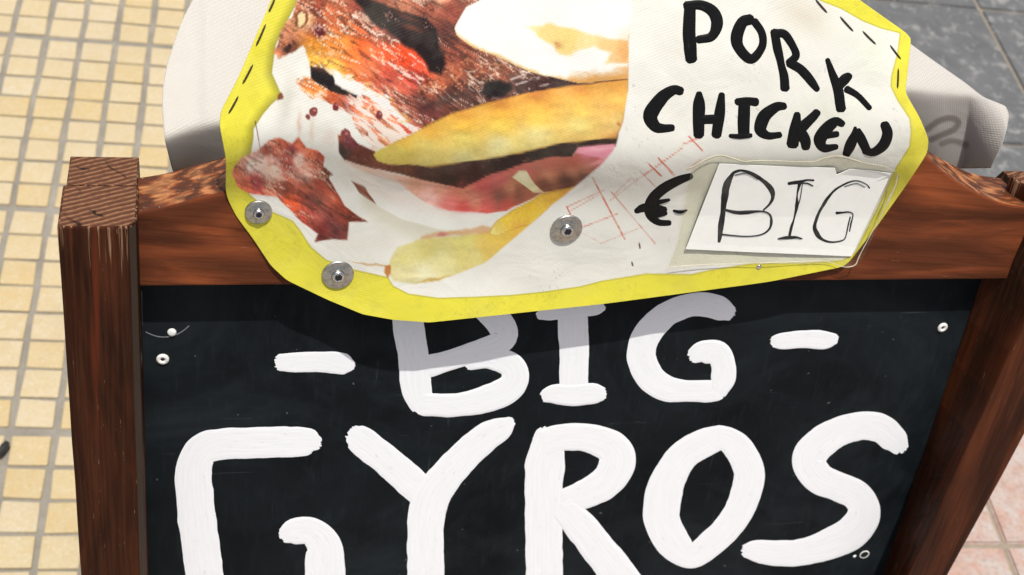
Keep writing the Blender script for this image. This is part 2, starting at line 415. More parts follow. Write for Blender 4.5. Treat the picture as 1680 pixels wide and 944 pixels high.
def lathe(name, prof, mats, parent, pos, seg=32, rx=1.0, label=None, tilt=(0, 0)):
    """profile of (radius, height) turned about Z at pos (board coordinates)"""
    V, F = [], []
    for r, h in prof:
        for i in range(seg):
            a = 2 * math.pi * i / seg; V.append((r * math.cos(a), r * math.sin(a), h))
    for j in range(len(prof) - 1):
        for i in range(seg):
            F.append((j * seg + i, j * seg + (i + 1) % seg, (j + 1) * seg + (i + 1) % seg, (j + 1) * seg + i))
    F.append(tuple(range((len(prof) - 1) * seg, len(prof) * seg))); F.append(tuple(range(seg))[::-1])
    o = mesh_obj(name, V, F, mats, parent, True, label=label)
    o.location = tuple(map(float, pos)); o.rotation_euler = (tilt[0], tilt[1], random.random() * 3)
    return o
def ribbon(name, strokes, surf, mat, parent, base=.00014, step=3.5, wob=.075, jag=3.6, K=17, label=None, lift=.00005, hgt=.00005):
    """one hand-made letter: each stroke is a list of (x, y, width) in photograph pixels laid on a surface"""
    V, F, UV = [], [], []; seed = random.random() * 100; layer = 0.0
    for st in strokes:
        C = catmull(st, step); n = len(C)
        T = np.gradient(C[:, :2], axis=0); T /= np.linalg.norm(T, axis=1)[:, None] + 1e-9; Nn = np.stack([-T[:, 1], T[:, 0]], 1)
        s = np.r_[0, np.cumsum(np.linalg.norm(np.diff(C[:, :2], axis=0), axis=1))]
        wl = C[:, 2] * (.5 + wob * (fbm(s / 22, s * 0 + seed, 4) - .5)); wr = C[:, 2] * (.5 + wob * (fbm(s / 22, s * 0 + seed + 7, 4) - .5))
        v = np.linspace(-1, 1, K)
        ends = (rng.random((2, K)) - .5) * 2 * jag * np.array([[C[0, 2]], [C[-1, 2]]]) / 45.0
        ends = ends * (1 - v ** 4) + np.sqrt(np.clip(1 - v * v, 0, 1)) * np.array([[C[0, 2] * .30], [C[-1, 2] * .30]])
        X = np.empty((n, K, 2))
        for k in range(K):
            w = np.where(v[k] < 0, wl, wr) * v[k]
            X[:, k] = C[:, :2] + Nn * w[:, None]
            X[0, k] -= T[0] * ends[0, k]; X[-1, k] += T[-1] * ends[1, k]
        P = surf(X[..., 0].ravel(), X[..., 1].ravel()).reshape(n, K, 3)
        prof = hgt * np.sqrt(np.clip(1 - np.abs(v) ** 6, 0, 1)) * (.8 + .4 * rng.random(K)); prof[0] = prof[-1] = 0.0
        hh = base + layer + prof[None, :] + (s / max(s[-1], 1) * lift)[:, None]
        hh[:, 0] = base * .15; hh[:, -1] = base * .15; hh[0] = base * .15; hh[-1] = base * .15
        P[..., 2] += hh; layer += lift * 1.6
        o = len(V); V += list(P.reshape(-1, 3)); su = s / 45.0 + seed + layer * 9000
        UV += [(su[i], (v[k] * .5 + .5) + seed) for i in range(n) for k in range(K)]
        for i in range(n - 1):
            for k in range(K - 1):
                a = o + i * K + k; F.append((a, a + 1, a + K + 1, a + K))
    o = mesh_obj(name, V, F, mat, parent, True, UV, label=label)
    me = o.data; nz = np.empty(len(me.polygons) * 3); me.polygons.foreach_get('normal', nz)
    if nz.reshape(-1, 3)[:, 2].mean() < 0: me.flip_normals()
    return o

# ================================================================== the ground
g = mesh_obj('ground', [(-150, -150, -.03), (150, -150, -.03), (150, 150, -.03), (-150, 150, -.03)], [(0, 1, 2, 3)], M_EARTH); tag(g, kind='structure')
AR, GAP = 0.8846 * CELL, 0.155 * CELL
GX0, GY0 = -16.339 * CELL, 30.065 * CELL
cg, sg = math.cos(YAWG), math.sin(YAWG)
def gpos(lx, ly): return (GX0 + cg * lx - sg * ly, GY0 + sg * lx + cg * ly)
def rowy(r): return -(r * AR + GAP * (math.floor(r / 8)))
C0, C1, R0, R1 = -24, 15, -40, 40
pave = empty('pavement', None, None); pave['kind'] = 'structure'
corners = [gpos((C0 - .1) * CELL, rowy(R1 + 1)), gpos((C1 + .05) * CELL, rowy(R1 + 1)), gpos((C1 + .05) * CELL, rowy(R0)), gpos((C0 - .1) * CELL, rowy(R0))]
gr = mesh_obj('grout_bed', [(x, y, -.001) for x, y in corners] + [(x, y, -.03) for x, y in corners], [(0, 1, 2, 3), (0, 4, 5, 1), (1, 5, 6, 2), (2, 6, 7, 3), (3, 7, 4, 0)], M_GROUT, pave)
def tile_mesh(i):
    bm = bmesh.new(); bmesh.ops.create_cube(bm, size=1)
    wx, wy, h = CELL * (.835 + .04 * random.random()), AR * (.895 + .035 * random.random()), .008
    for v in bm.verts:
        v.co.x *= wx; v.co.y *= wy; v.co.z = v.co.z * h + h / 2 - .0050
        v.co.x += random.uniform(-.0016, .0016); v.co.y += random.uniform(-.0014, .0014)
    ed = [e for e in bm.edges if max(v.co.z for v in e.verts) > 0.001]
    bmesh.ops.bevel(bm, geom=ed, offset=.0030, segments=3, profile=.6, affect='EDGES', clamp_overlap=True)
    me = bpy.data.meshes.new('tile'); bm.to_mesh(me); bm.free(); me.materials.append(M_TILE)
    me.polygons.foreach_set('use_smooth', np.ones(len(me.polygons), bool)); return me
TM = [tile_mesh(i) for i in range(11)]
cells = []
for c in range(C0, C1):
    for r in range(R0, R1):
        x, y = gpos((c + .5) * CELL, (rowy(r) + rowy(r + 1) + (GAP if (r + 1) % 8 == 0 else 0)) / 2)
        q = W2C @ (np.array([x, y, 0]) - CAM); u_, v_ = FPX * q[0] / q[2] + CX, FPX * q[1] / q[2] + CY
        seen = -60 < u_ < 470 and -60 < v_ < 1010 and (u_ < 150 or v_ < 320)
        cells.append((not seen, abs(u_ - 200) + abs(v_ - 450), x, y))
cells.sort()
rest_v, rest_f = [], []
for i, (_, _, x, y) in enumerate(cells):
    me = TM[i * 7 % 11]; a = YAWG + random.uniform(-.012, .012) + (math.pi if random.random() < .5 else 0); z = random.uniform(-.0008, .0006)
    if i < 290:
        o = bpy.data.objects.new('tile', me); COL.objects.link(o); o.parent = pave; o.location = (x, y, z); o.rotation_euler = (random.uniform(-.012, .012), random.uniform(-.012, .012), a)
    else:
        b = len(rest_v); ca, sa = math.cos(a), math.sin(a)
        rest_v += [(x + ca * v.co.x - sa * v.co.y, y + sa * v.co.x + ca * v.co.y, v.co.z + z) for v in me.vertices]
        rest_f += [tuple(b + k for k in p.vertices) for p in me.polygons]
rest = mesh_obj('tile_field', rest_v, rest_f, M_TILE, pave, True); rest['kind'] = 'stuff'

stone = empty('stone_paving', None, None); stone['kind'] = 'structure'
SW = .46
sx0 = (C1 + .12) * CELL
jx, jy = ground(1640, 75)[:2]                  # a joint that shows at the right edge of the photograph
def glocal(x, y): dx, dy = x - GX0, y - GY0; return cg * dx + sg * dy, -sg * dx + cg * dy
jlx, _ = glocal(jx, jy); _, jly = glocal(*ground(1640, 895)[:2])
xs = [jlx + k * SW for k in range(-6, 7)]; xs = [sx0] + [x for x in xs if x > sx0 + .12]
_, jl2 = glocal(*ground(1640, 18)[:2]); SD = (jl2 - jly) / 3
ys = [jly + k * SD for k in range(-5, 9)]
bed = [gpos(sx0 - .002, ys[0]), gpos(xs[-1], ys[0]), gpos(xs[-1], ys[-1]), gpos(sx0 - .002, ys[-1])]
mesh_obj('joint_bed', [(x, y, -.0035) for x, y in bed] + [(x, y, -.03) for x, y in bed], [(0, 1, 2, 3), (0, 4, 5, 1), (1, 5, 6, 2), (2, 6, 7, 3), (3, 7, 4, 0)], M_JOINT, stone)
_, lim = glocal(*ground(1690, 440)[:2])
for i in range(len(xs) - 1):
    for j in range(len(ys) - 1):
        x0, x1, y0, y1 = xs[i] + .0028, xs[i + 1] - .0028, ys[j] + .0028, ys[j + 1] - .0028
        cx, cy = (x0 + x1) / 2, (y0 + y1) / 2
        bm = bmesh.new(); bmesh.ops.create_cube(bm, size=1)
        for v in bm.verts: v.co.x *= x1 - x0 + random.uniform(-.003, .001); v.co.y *= y1 - y0 + random.uniform(-.003, .001); v.co.z = v.co.z * .012 - .005
        bmesh.ops.bevel(bm, geom=[e for e in bm.edges if max(v.co.z for v in e.verts) > 0], offset=.003, segments=2, affect='EDGES')
        o = bm_obj('slab', bm, M_PINK if cy < lim else M_GREY, stone)
        px, py = gpos(cx, cy); o.location = (px, py, random.uniform(-.001, .001)); o.rotation_euler = (0, 0, YAWG)

# ================================================================== the sandwich board
POST_N, RAIL_N, RAIL_B = .047, .020, -.028
board = empty('sandwich_board', 'dark brown wooden A-frame pavement board with black panel painted BIG GYROS in white', 'sandwich board', BM)
# posts: outlines of the front face at the top, at the bottom of the picture and at the ground
def post(xo, xi, ytop, inner_chamfer, label, seat=None):
    secs = []
    def sec(y, slope_only=None):
        a = loc(xo(y), y, POST_N); b = loc(xi(y), y, POST_N); return a, b
    def ring(a, b, sgn, back):
        c = inner_chamfer
        if seat:
            e = seat(b[1]); return [a, b, np.array([e, b[1], 0.001]), np.array([e, b[1], back]), np.array([a[0], a[1], back])]
        pts = [a, b - np.array([0, 0, 0]), b + np.array([sgn * c, 0, -c * 1.3]), np.array([b[0] + sgn * c, b[1], back]), np.array([a[0], a[1], back])]
        return pts
    a1, b1 = sec(ytop); a2, b2 = sec(960)
    sgn = 1 if b1[0] > a1[0] else -1
    yt = (a1[1] + b1[1]) / 2; ym = (a2[1] + b2[1]) / 2
    a1[1] = b1[1] = yt; a2[1] = b2[1] = ym
    d = (a2[0] - a1[0]) / (ym - yt)
    ybot = .012
    a3 = np.array([a2[0] + d * (ybot - ym), ybot, POST_N]); b3 = np.array([b2[0] + d * (ybot - ym), ybot, POST_N])
    secs = [ring(a1, b1, sgn, -.008)]
    for k in range(1, 9):                     # a few steps with hand-sawn unevenness
        t = k / 9; a = a1 * (1 - t) + a2 * t; b = b1 * (1 - t) + b2 * t
        w = np.array([random.uniform(-.0006, .0006), 0, random.uniform(-.0004, .0004)]); secs.append(ring(a + w, b + w * .5, sgn, -.008))
    secs += [ring(a2, b2, sgn, -.008), ring(a3, b3, sgn, -.008)]
    return loft('post', secs, [M_POST, M_END, M_STRIP], board, .0016, 1, label, 1 if not seat else -1), (a1, b1, a2, b2, a3, b3)
_sy = np.array([-300., 440, 475, 710, 944, 1000, 1500]); _sp = loc(1450 + .334 * (944 - _sy), _sy, 0.0); SEATY, SEATX = _sp[::-1, 1], _sp[::-1, 0]
pL, eL = post(lambda y: 93 + .07 * (y - 372), lambda y: 209 + .033 * (y - 375), 373, .006, 'left post with cracked end grain on top')
pR, eR = post(lambda y: 1555 + .546 * (944 - y), lambda y: 1490 + .46 * (944 - y), 345, .003, None, lambda y: float(np.interp(y, SEATY, SEATX)) - .001)

# top rail with its shaped crest, front face traced at RAIL_N
crest = [(219, 350), (275, 340), (325, 326), (367, 315), (415, 295), (470, 270), (560, 240), (700, 222), (900, 212), (1150, 212), (1350, 222), (1450, 232), (1500, 243), (1522, 257), (1542, 277), (1577, 302), (1610, 320), (1647, 335), (1690, 341)]
crest = [tuple(p) for p in catmull([(x, y, 0) for x, y in crest], 9)[:, :2]]
bot = [(1668, 458)] + [(219 + (1668 - 219) * t, 470 - 12 * t) for t in (.8, .6, .4, .2)] + [(219, 470)]
pts = np.array(crest + bot)
front = loc(pts[:, 0], pts[:, 1], RAIL_N)
xr = eR[1][0] - .004
front[:, 0] = np.minimum(front[:, 0], xr + .02)
back = front.copy(); back[:, 2] = RAIL_B
nC = len(crest)
rail = extrude_poly('top_rail', front, back, [M_RAIL, M_LIT_TOP], board, .0016, lambda i: 1 if i < nC - 1 else 0)

# black panel
pt = [(229, 440), (228, 475), (234, 710), (240, 944), (241.5, 1000)]; pr = [(1450 + .334 * (944 - y), y) for y in (440, 475, 710, 944, 1000)]
A = [loc(x, y, 0.0) for x, y in pt]; Bp = [loc(x, y, 0.0) for x, y in pr]
dA = (A[-1] - A[1]) / np.linalg.norm(A[-1] - A[1]); dB = (Bp[-1] - Bp[1]) / np.linalg.norm(Bp[-1] - Bp[1])
A.append(A[-1] + dA * ((.13 - A[-1][1]) / dA[1])); Bp.append(Bp[-1] + dB * ((.13 - Bp[-1][1]) / dB[1]))
fr = A + Bp[::-1]; fr = np.array(fr); bk = fr.copy(); bk[:, 2] = -.007
panel = extrude_poly('panel', fr, bk, [M_PANEL], board, .0008)
# lower rail of the frame, below the picture
xl, xrr = eL[5][0] + .006, eR[5][0] - .003
def boxpts(x0, x1, y0, y1, z0, z1): return [(x0, y0, z0), (x1, y0, z0), (x1, y0, z1), (x0, y0, z1)], [(x0, y1, z0), (x1, y1, z0), (x1, y1, z1), (x0, y1, z1)]
def board_box(name, x0, x1, y0, y1, z0, z1, m, parent, bevel=.0015, label=None):
    a, b = boxpts(x0, x1, y0, y1, z0, z1); return loft(name, [a, b], [m], parent, bevel, 0, label)
board_box('bottom_rail', xl - .004, xrr + .006, .055, .14, -.0065, .022, M_RAIL, board)

# rear half of the A-frame, hinged behind the top and leaning the other way
ang = 2 * LEAN
ytop = eL[0][1]
def rear(x, s, o):                            # s metres down the rear frame, o metres behind its front face
    return (x, ytop - s * math.cos(ang) - o * math.sin(ang) * -1 * 0 - o * math.sin(ang) * 0, -.0095 - s * math.sin(ang) - o * math.cos(ang))
Lr = (ytop - .0) / math.cos(ang)
k = math.tan(ang)
sL = (ytop * math.cos(LEAN)) / math.cos(LEAN)  # same length as the front posts
def rear_post(xa, xb, xa2, xb2, label=None):
    secs = []
    for t in np.linspace(0, 1, 5):
        s = t * (sL - .012); x0 = xa * (1 - t) + xa2 * t; x1 = xb * (1 - t) + xb2 * t
        y = ytop - .0006 - s * math.cos(ang); z = -.0084 - s * math.sin(ang)
        secs.append([(x0, y, z), (x1, y, z), (x1, y, z - .041), (x0, y, z - .041)])
    return loft('rear_post', secs, [M_POST, M_END], board, .0008, 1, label)
rear_post(eL[0][0] + .0022, eL[1][0] + .005, eL[4][0], eL[5][0] + .005)
rear_post(eR[0][0] - .002, eR[1][0] - .004, eR[4][0], eR[5][0] - .004)
def rear_panel(name, x0, x1, s0, s1, z_in, th, m):
    secs = []
    for s in (s0, s1):
        y = ytop - s * math.cos(ang); z = -.0095 - s * math.sin(ang) - z_in
        secs.append([(x0, y, z), (x1, y, z), (x1, y, z - th), (x0, y, z - th)])
    return loft(name, secs, [m], board, .001)
rear_panel('rear_rail', eL[1][0] + .006, eR[1][0] - .006, .045, .11, .024, .014, M_RAIL)
rear_panel('rear_panel', eL[1][0] + .006, eR[3][0] - .006, .112, sL - .12, .026, .006, M_PANEL)

# ---- white brush lettering on the panel
S_PANEL = lambda x, y: loc(x, y, 0.0)
LET = {
 'dash_a': [[(459, 595, 28), (480, 595, 31), (520, 594, 34), (552, 596, 36), (568, 598, 34), (577, 600, 18)]],
 'dash_b': [[(1270, 561, 20), (1282, 560, 27), (1320, 557, 29), (1352, 558, 30), (1370, 556, 18)]],
 'B': [[(668, 470, 50), (670, 530, 51), (676, 570, 51), (680, 600, 51), (684, 640, 50), (692, 664, 42)],
       [(770, 490, 44), (805, 512, 46), (828, 545, 44), (818, 563, 40), (785, 576, 35), (745, 589, 34), (700, 602, 36)],
       [(770, 592, 30), (805, 588, 36), (836, 598, 42), (846, 618, 45), (832, 640, 46), (792, 657, 44), (742, 665, 38), (695, 664, 38)]],
 'I': [[(938, 500, 47), (941, 545, 50), (942, 590, 48), (941, 640, 46)], [(884, 518, 14), (900, 514, 24), (940, 508, 26), (975, 506, 24), (988, 503, 16)],
       [(894, 650, 22), (910, 647, 32), (940, 648, 36), (975, 646, 34), (988, 646, 24)]],
 'G': [[(1198, 514, 26), (1185, 508, 38), (1160, 501, 40), (1132, 501, 38), (1105, 510, 40), (1084, 524, 42), (1064, 545, 45), (1053, 570, 46), (1054, 595, 47), (1070, 623, 46), (1095, 638, 42), (1125, 642, 36), (1160, 642, 36), (1178, 641, 34)],
       [(1138, 584, 26), (1152, 578, 36), (1178, 579, 40), (1187, 600, 40), (1186, 622, 40), (1180, 643, 28)]],
 'G2': [[(519, 727, 26), (508, 725, 44), (470, 725, 51), (410, 727, 51), (362, 729, 51), (330, 741, 54), (318, 775, 60), (320, 820, 62), (326, 870, 63), (334, 930, 62), (345, 975, 60), (380, 1008, 56), (450, 1015, 54), (520, 1000, 54)],
        [(467, 878, 28), (480, 873, 42), (508, 872, 46), (530, 893, 58), (533, 930, 66), (533, 995, 66)]],
 'Y': [[(580, 714, 34), (590, 721, 47), (635, 757, 50), (690, 805, 52), (703, 818, 44)],
       [(838, 692, 18), (825, 702, 36), (795, 719, 48), (765, 745, 50), (733, 780, 54), (708, 815, 60), (699, 855, 60), (698, 900, 60), (699, 1000, 62)]],
 'R': [[(900, 716, 46), (894, 760, 64), (892, 800, 62), (892, 860, 61), (893, 1000, 61)],
       [(890, 727, 44), (925, 718, 43), (970, 720, 48), (1003, 735, 56), (1013, 758, 60), (995, 790, 54), (960, 810, 48), (925, 822, 40)],
       [(920, 832, 40), (950, 862, 52), (985, 905, 56), (1020, 950, 58), (1050, 995, 58)]],
 'O': [[(1186, 716, 38), (1158, 726, 46), (1130, 740, 48), (1114, 757, 51), (1097, 785, 56), (1090, 806, 59), (1086, 830, 60), (1087, 855, 60), (1104, 890, 56), (1134, 912, 42), (1170, 889, 44), (1198, 860, 46), (1217, 828, 48), (1228, 790, 50), (1227, 765, 50), (1213, 738, 48), (1195, 722, 42), (1176, 717, 38)]],
 'S': [[(1476, 733, 32), (1466, 720, 45), (1443, 703, 48), (1410, 699, 46), (1372, 711, 48), (1340, 733, 54), (1327, 757, 55), (1343, 784, 52), (1375, 798, 48), (1403, 812, 50), (1418, 838, 54), (1402, 870, 56), (1365, 891, 52), (1320, 905, 44), (1275, 908, 42), (1240, 904, 36), (1224, 904, 24)]],
}
for kx, st in LET.items(): ribbon('painted_dash' if kx.startswith('dash') else 'painted_letter', st, S_PANEL, M_WHITE, panel)

# ---- nails and holes of the panel
for (x, y, r) in ((282, 545, .0034), (267, 589, .0048), (1546, 537, .0046)):
    p = loc(x, y, 0.0)
    nl = lathe('nail', [(r, 0), (r * .98, .0008), (r * .75, .0016), (r * .35, .0018), (.0001, .0018)] if r < .004 else [(r, 0), (r * .97, .001), (r * .7, .0018), (r * .36, .0014), (r * .3, .0004), (.0001, .0003)], M_RIVET, panel, p, 20)
    if r > .004: lathe('recess', [(r * .34, .0006), (r * .3, .0008), (.0001, .0008)], M_DARK, nl, (0, 0, 0), 12)
p = loc(1418, 910, 0.0)
hl = lathe('nail_hole', [(.0052, .0001), (.0048, .0007), (.0038, .0006), (.0001, .0005)], M_RIVET, panel, p, 20)
lathe('recess', [(.0040, .0006), (.0037, .0008), (.0001, .0008)], M_DARK, hl, (.0004, .0006, 0), 16)
lathe('paint_drip', [(.0018, 0), (.0015, .0004), (.0001, .0005)], M_WHITE, panel, loc(1402, 913, 0.0), 12)
# scratched round washer rim at the upper left corner
arc = [(239 + 0, 545), (250, 550), (262, 553), (275, 553), (290, 549), (302, 542), (310, 535)]
ribbon('scratch', [[(x, y, 1.8) for x, y in arc]], S_PANEL, mat_plain('scratched_edge', (.16, .165, .17), .5, noise_amt=.5, nscale=500), panel, .0002, 4, .5, .5, 3, hgt=.0001)
ribbon('scratch', [[(232, 478, 1.6), (234, 600, 1.4), (238, 760, 1.6), (242, 944, 1.6)]], S_PANEL, bpy.data.materials['scratched_edge'], panel, .0002, 6, .9, .5, 3, hgt=.0001)

# ================================================================== the printed banner
def prof_tab(knots, sm=14):
    k = np.array(knots, float); xs = np.arange(k[0, 0] - 200, k[-1, 0] + 200, 2.0); y = np.interp(xs, k[:, 0], k[:, 1])
    ker = np.exp(-.5 * (np.arange(-60, 61) * 2.0 / sm) ** 2); ker /= ker.sum()
    ys_ = np.convolve(np.pad(y, 60, 'edge'), ker, 'valid'); return lambda q: np.interp(q, xs, ys_)
PROF = prof_tab([(-400, -95), (-200, -52), (-80, -26), (20, -11), (100, 0), (160, 7.5), (205, 12.0), (235, 12.6), (270, 8.6), (310, 3.2), (345, 1.5), (390, 1.6), (440, 3.0), (490, 7.0), (560, 14)], 15)
def H_ban(X, Y):
    x, y = topx(X, Y, RAIL_N)
    n = PROF(y + 14 * np.sin(x / 210.0))
    rgt = sstep(1340, 1520, x); lft = sstep(520, 380, x)
    n = n + rgt * sstep(120, 200, y) * (1 - sstep(250, 330, y)) * 5.0            # the right edge bellies out over the rail's shoulder
    n = n - sstep(1475, 1540, x) * sstep(130, 190, y) * (1 - sstep(230, 290, y)) * 9.0
    n = n - sstep(1380, 1500, x) * (1 - sstep(40, 150, y)) * 7.0
    xs_ = 451 - 76 * (y / 187.0); n = n - sstep(2, 24, xs_ - x) * sstep(215, 180, y) * 5.0
    n = n + lft * sstep(150, 250, y) * (1 - sstep(290, 345, y)) * 4.0
    n = n + (fbm(x / 150, y / 120, 2, 3) - .5) * 4.0 + (fbm(x / 60, y / 70, 2, 5) - .5) * 1.6
    for wx, wy, a in ((424, 347, 46), (554, 450, 46), (929, 375, 50)):           # pulled in under the washers
        e = np.exp(-((x - wx) ** 2 + (y - wy) ** 2) / (2 * a * a)); n = n * (1 - e) + 1.0 * e
    n = np.maximum(n, np.where(y > 235, .7, -999))
    return RAIL_N + n * .001
S_BAN = lambda x, y: hit(np.asarray(x, float), np.asarray(y, float), H_ban)
Lk = [(470, -190), (462, -90), (445, 0), (392, 125), (362, 183), (360, 206), (371, 262), (370, 320), (387, 355), (415, 392), (444, 436), (470, 460), (537, 492), (595, 516), (645, 525), (700, 529)]
Rk = [(1250, -190), (1330, -70), (1410, 0), (1485, 53), (1495, 64), (1489, 120), (1485, 152), (1510, 195), (1524, 230), (1521, 253), (1485, 307), (1440, 370), (1388, 437), (1260, 463), (990, 499), (706, 529.2)]
NR, NCc = 440, 900
def resample(K, m):
    t = np.linspace(0, len(K) - 1, m); K = np.array(K, float)
    i = np.clip(np.floor(t).astype(int), 0, len(K) - 2); f = (t - i)[:, None]
    return K[i] * (1 - f) + K[i + 1] * f
# spread the rows evenly: weight each key interval by its length
def spread(Ka, Kb, m):
    Ka, Kb = np.array(Ka, float), np.array(Kb, float)
    w = np.maximum(np.linalg.norm(np.diff(Ka, axis=0), axis=1), np.linalg.norm(np.diff(Kb, axis=0), axis=1)); w = np.minimum(w, 130)
    c = np.r_[0, np.cumsum(w)]; t = np.interp(np.linspace(0, c[-1], m), c, np.arange(len(Ka)))
    def ev(K):
        i = np.clip(np.floor(t).astype(int), 0, len(K) - 2); f = (t - i)[:, None]; return K[i] * (1 - f) + K[i + 1] * f
    return ev(Ka), ev(Kb)
def smooth_keys(K, n=3):
    C = catmull([(x, y, 0) for x, y in K], 1e9)[:, :2]; return C
La, Ra = spread(Lk, Rk, NR)
def smooth1(P, s=3):
    k = np.exp(-.5 * (np.arange(-3 * s, 3 * s + 1) / s) ** 2); k /= k.sum()
    Q = np.stack([np.convolve(np.pad(P[:, i], 3 * s, 'reflect', reflect_type='odd'), k, 'valid') for i in (0, 1)], 1); return Q
La, Ra = smooth1(La), smooth1(Ra)
tt = np.linspace(0, 1, NCc)[None, :, None]
GP = La[:, None] * (1 - tt) + Ra[:, None] * tt
GPX, GPY = GP[..., 0], GP[..., 1]

# ---- what is printed on it (print colours in sRGB, plus shading painted along the left border)
def paint_banner(x, y):
    c = np.empty(x.shape + (3,)); c[:] = (230, 220, 66)
    wx = x + (fbm(x / 14, y / 14, 3, 11) - .5) * 7; wy = y + (fbm(x / 14, y / 14, 3, 12) - .5) * 7
    wx2 = x + (fbm(x / 40, y / 40, 3, 13) - .5) * 6; wy2 = y + (fbm(x / 40, y / 40, 3, 14) - .5) * 6
    def lay(mask, col):
        nonlocal c
        col = np.asarray(col, float); c = c * (1 - mask[..., None]) + col * mask[..., None]
    def pm(poly, soft=1.2, warp=0, grow=0):
        X, Y = (x, y) if warp == 0 else ((wx, wy) if warp == 1 else (wx2, wy2))
        p = np.array(poly, float); m = np.zeros(x.shape)
        bb = (X > p[:, 0].min() - 40) & (X < p[:, 0].max() + 40) & (Y > p[:, 1].min() - 40) & (Y < p[:, 1].max() + 40)
        if bb.any(): m[bb] = sstep(soft, -soft, sdf(X[bb], Y[bb], p) - grow)
        return m
    def blob(cx, cy, rx, ry, ang=0):
        ca, sa = math.cos(math.radians(ang)), math.sin(math.radians(ang)); dx, dy = wx - cx, wy - cy
        return np.exp(-(((dx * ca + dy * sa) / rx) ** 2 + ((-dx * sa + dy * ca) / ry) ** 2))
    ridge0 = lambda n: 1 - np.abs(2 * n - 1)
    INNER = [(487, -190), (487, 5), (470, 37), (452, 75), (446, 120), (455, 140), (462, 157), (445, 172), (432, 187), (416, 212), (416, 225), (412, 250), (400, 290), (410, 320), (445, 347), (480, 362), (492, 377), (510, 405), (535, 426), (570, 440), (637, 455), (645, 469), (670, 482), (720, 489), (782, 487), (840, 484), (890, 479), (952, 470), (987, 461), (1060, 449), (1135, 450), (1160, 444), (1235, 432), (1310, 432), (1382, 427), (1402, 415), (1440, 340), (1458, 300), (1470, 275), (1492, 240), (1494, 215), (1492, 195), (1472, 165), (1461, 142), (1462, 125), (1472, 87), (1476, 55), (1445, 47), (1415, 35), (1380, 15), (1347, 2), (1290, -40), (1200, -190)]
    inner_d = sdf(x, y, INNER)
    lay(.55 * sstep(18, 0, inner_d) * sstep(640, 420, x) * sstep(380, 250, y), (120, 112, 22)); lay(.45 * sstep(3.5, 0, np.abs(inner_d)), (120, 112, 40))  # shade painted into the left border's inner side, then a thin outline
    lay(.25 * fbm(x / 60, y / 60, 3, 21), (200, 196, 70)); lay(.08 * sstep(.50, .75, fbm(x / 18, y / 18, 4, 23)), (150, 140, 50)); lay(.12 * sstep(.66, .74, fbm(x / 4, y / 4, 3, 27)) * sstep(.52, .62, fbm(x / 70, y / 70, 2, 24)), (120, 108, 40))
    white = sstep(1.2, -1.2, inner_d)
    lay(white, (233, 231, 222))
    lay(white * .25 * fbm(x / 90, y / 70, 3, 22), (214, 216, 190))
    # picture area: clipped on its right side by a clean cut
    CUT = [(380, -190), (1040, -190), (1037, 0), (1031, 67), (1030, 150), (1022, 200), (1009, 243), (985, 272), (905, 338), (797, 431), (700, 470), (380, 470)]
    pic = pm(CUT, 1.7)
    # fibres of the meat run down to the right
    th = math.radians(30); al = x * math.cos(th) + y * math.sin(th); ac = -x * math.sin(th) + y * math.cos(th)
    acw = ac + (fbm(al / 70, ac / 30, 2, 31) - .5) * 16
    ridge = lambda n: 1 - np.abs(2 * n - 1)
    fine = fbm(x / 3.2, y / 3.2, 3, 34) - .5
    def field(mask, samples, p=1.7, soft=30.0):
        """print colour interpolated between colour samples (x, y, r, g, b), only where mask > 0"""
        out = np.zeros(x.shape + (3,)); m = mask > .003; X = wx[m]; Y = wy[m]; num = np.zeros((X.size, 3)); den = np.zeros(X.size)
        for sx, sy, r, g, b in samples:
            w = 1.0 / ((X - sx) ** 2 + (Y - sy) ** 2 + soft) ** p; num += w[:, None] * np.array((r, g, b), float); den += w
        out[m] = num / den[:, None]; return out
    def meat(mask, samples, hi=.8, hi_scale=1.0, cr=.7):
        col = field(mask, samples)
        f1 = fbm(al / 40, acw / 6.5, 4, 32) - .5; f2 = fbm(al / 16, acw / 3.0, 3, 33) - .5
        col = col * np.clip(1.16 + .7 * f1 + .45 * f2 + .4 * fine, .3, 1.7)[..., None]
        cre = sstep(.90, .98, ridge(fbm(al / 55, acw / 13, 3, 71))) * cr; col = col * (1 - .5 * cre[..., None])
        clus = sstep(.44, .62, fbm(al / 48, acw / 17, 3, 72))
        h = sstep(.86, .96, ridge(fbm(al / (24 * hi_scale), acw / (6.0 * hi_scale), 3, 73))) * clus * hi
        h = np.clip(h + sstep(.66, .76, fbm(al / 10, acw / 3.2, 3, 74)) * clus * hi * .8, 0, 1)[..., None]
        lay(mask, col * (1 - h) + np.array((250, 226, 200)) * h)
    A = [(520, -190), (500, -20), (487, 6), (480, 28), (470, 38), (457, 58), (450, 88), (456, 99), (478, 87), (500, 74), (506, 100), (510, 112), (540, 118), (585, 135), (620, 155), (650, 180), (668, 200), (690, 212), (760, 190), (860, 160), (1040, 150), (1040, 60), (900, 40), (800, -190)]
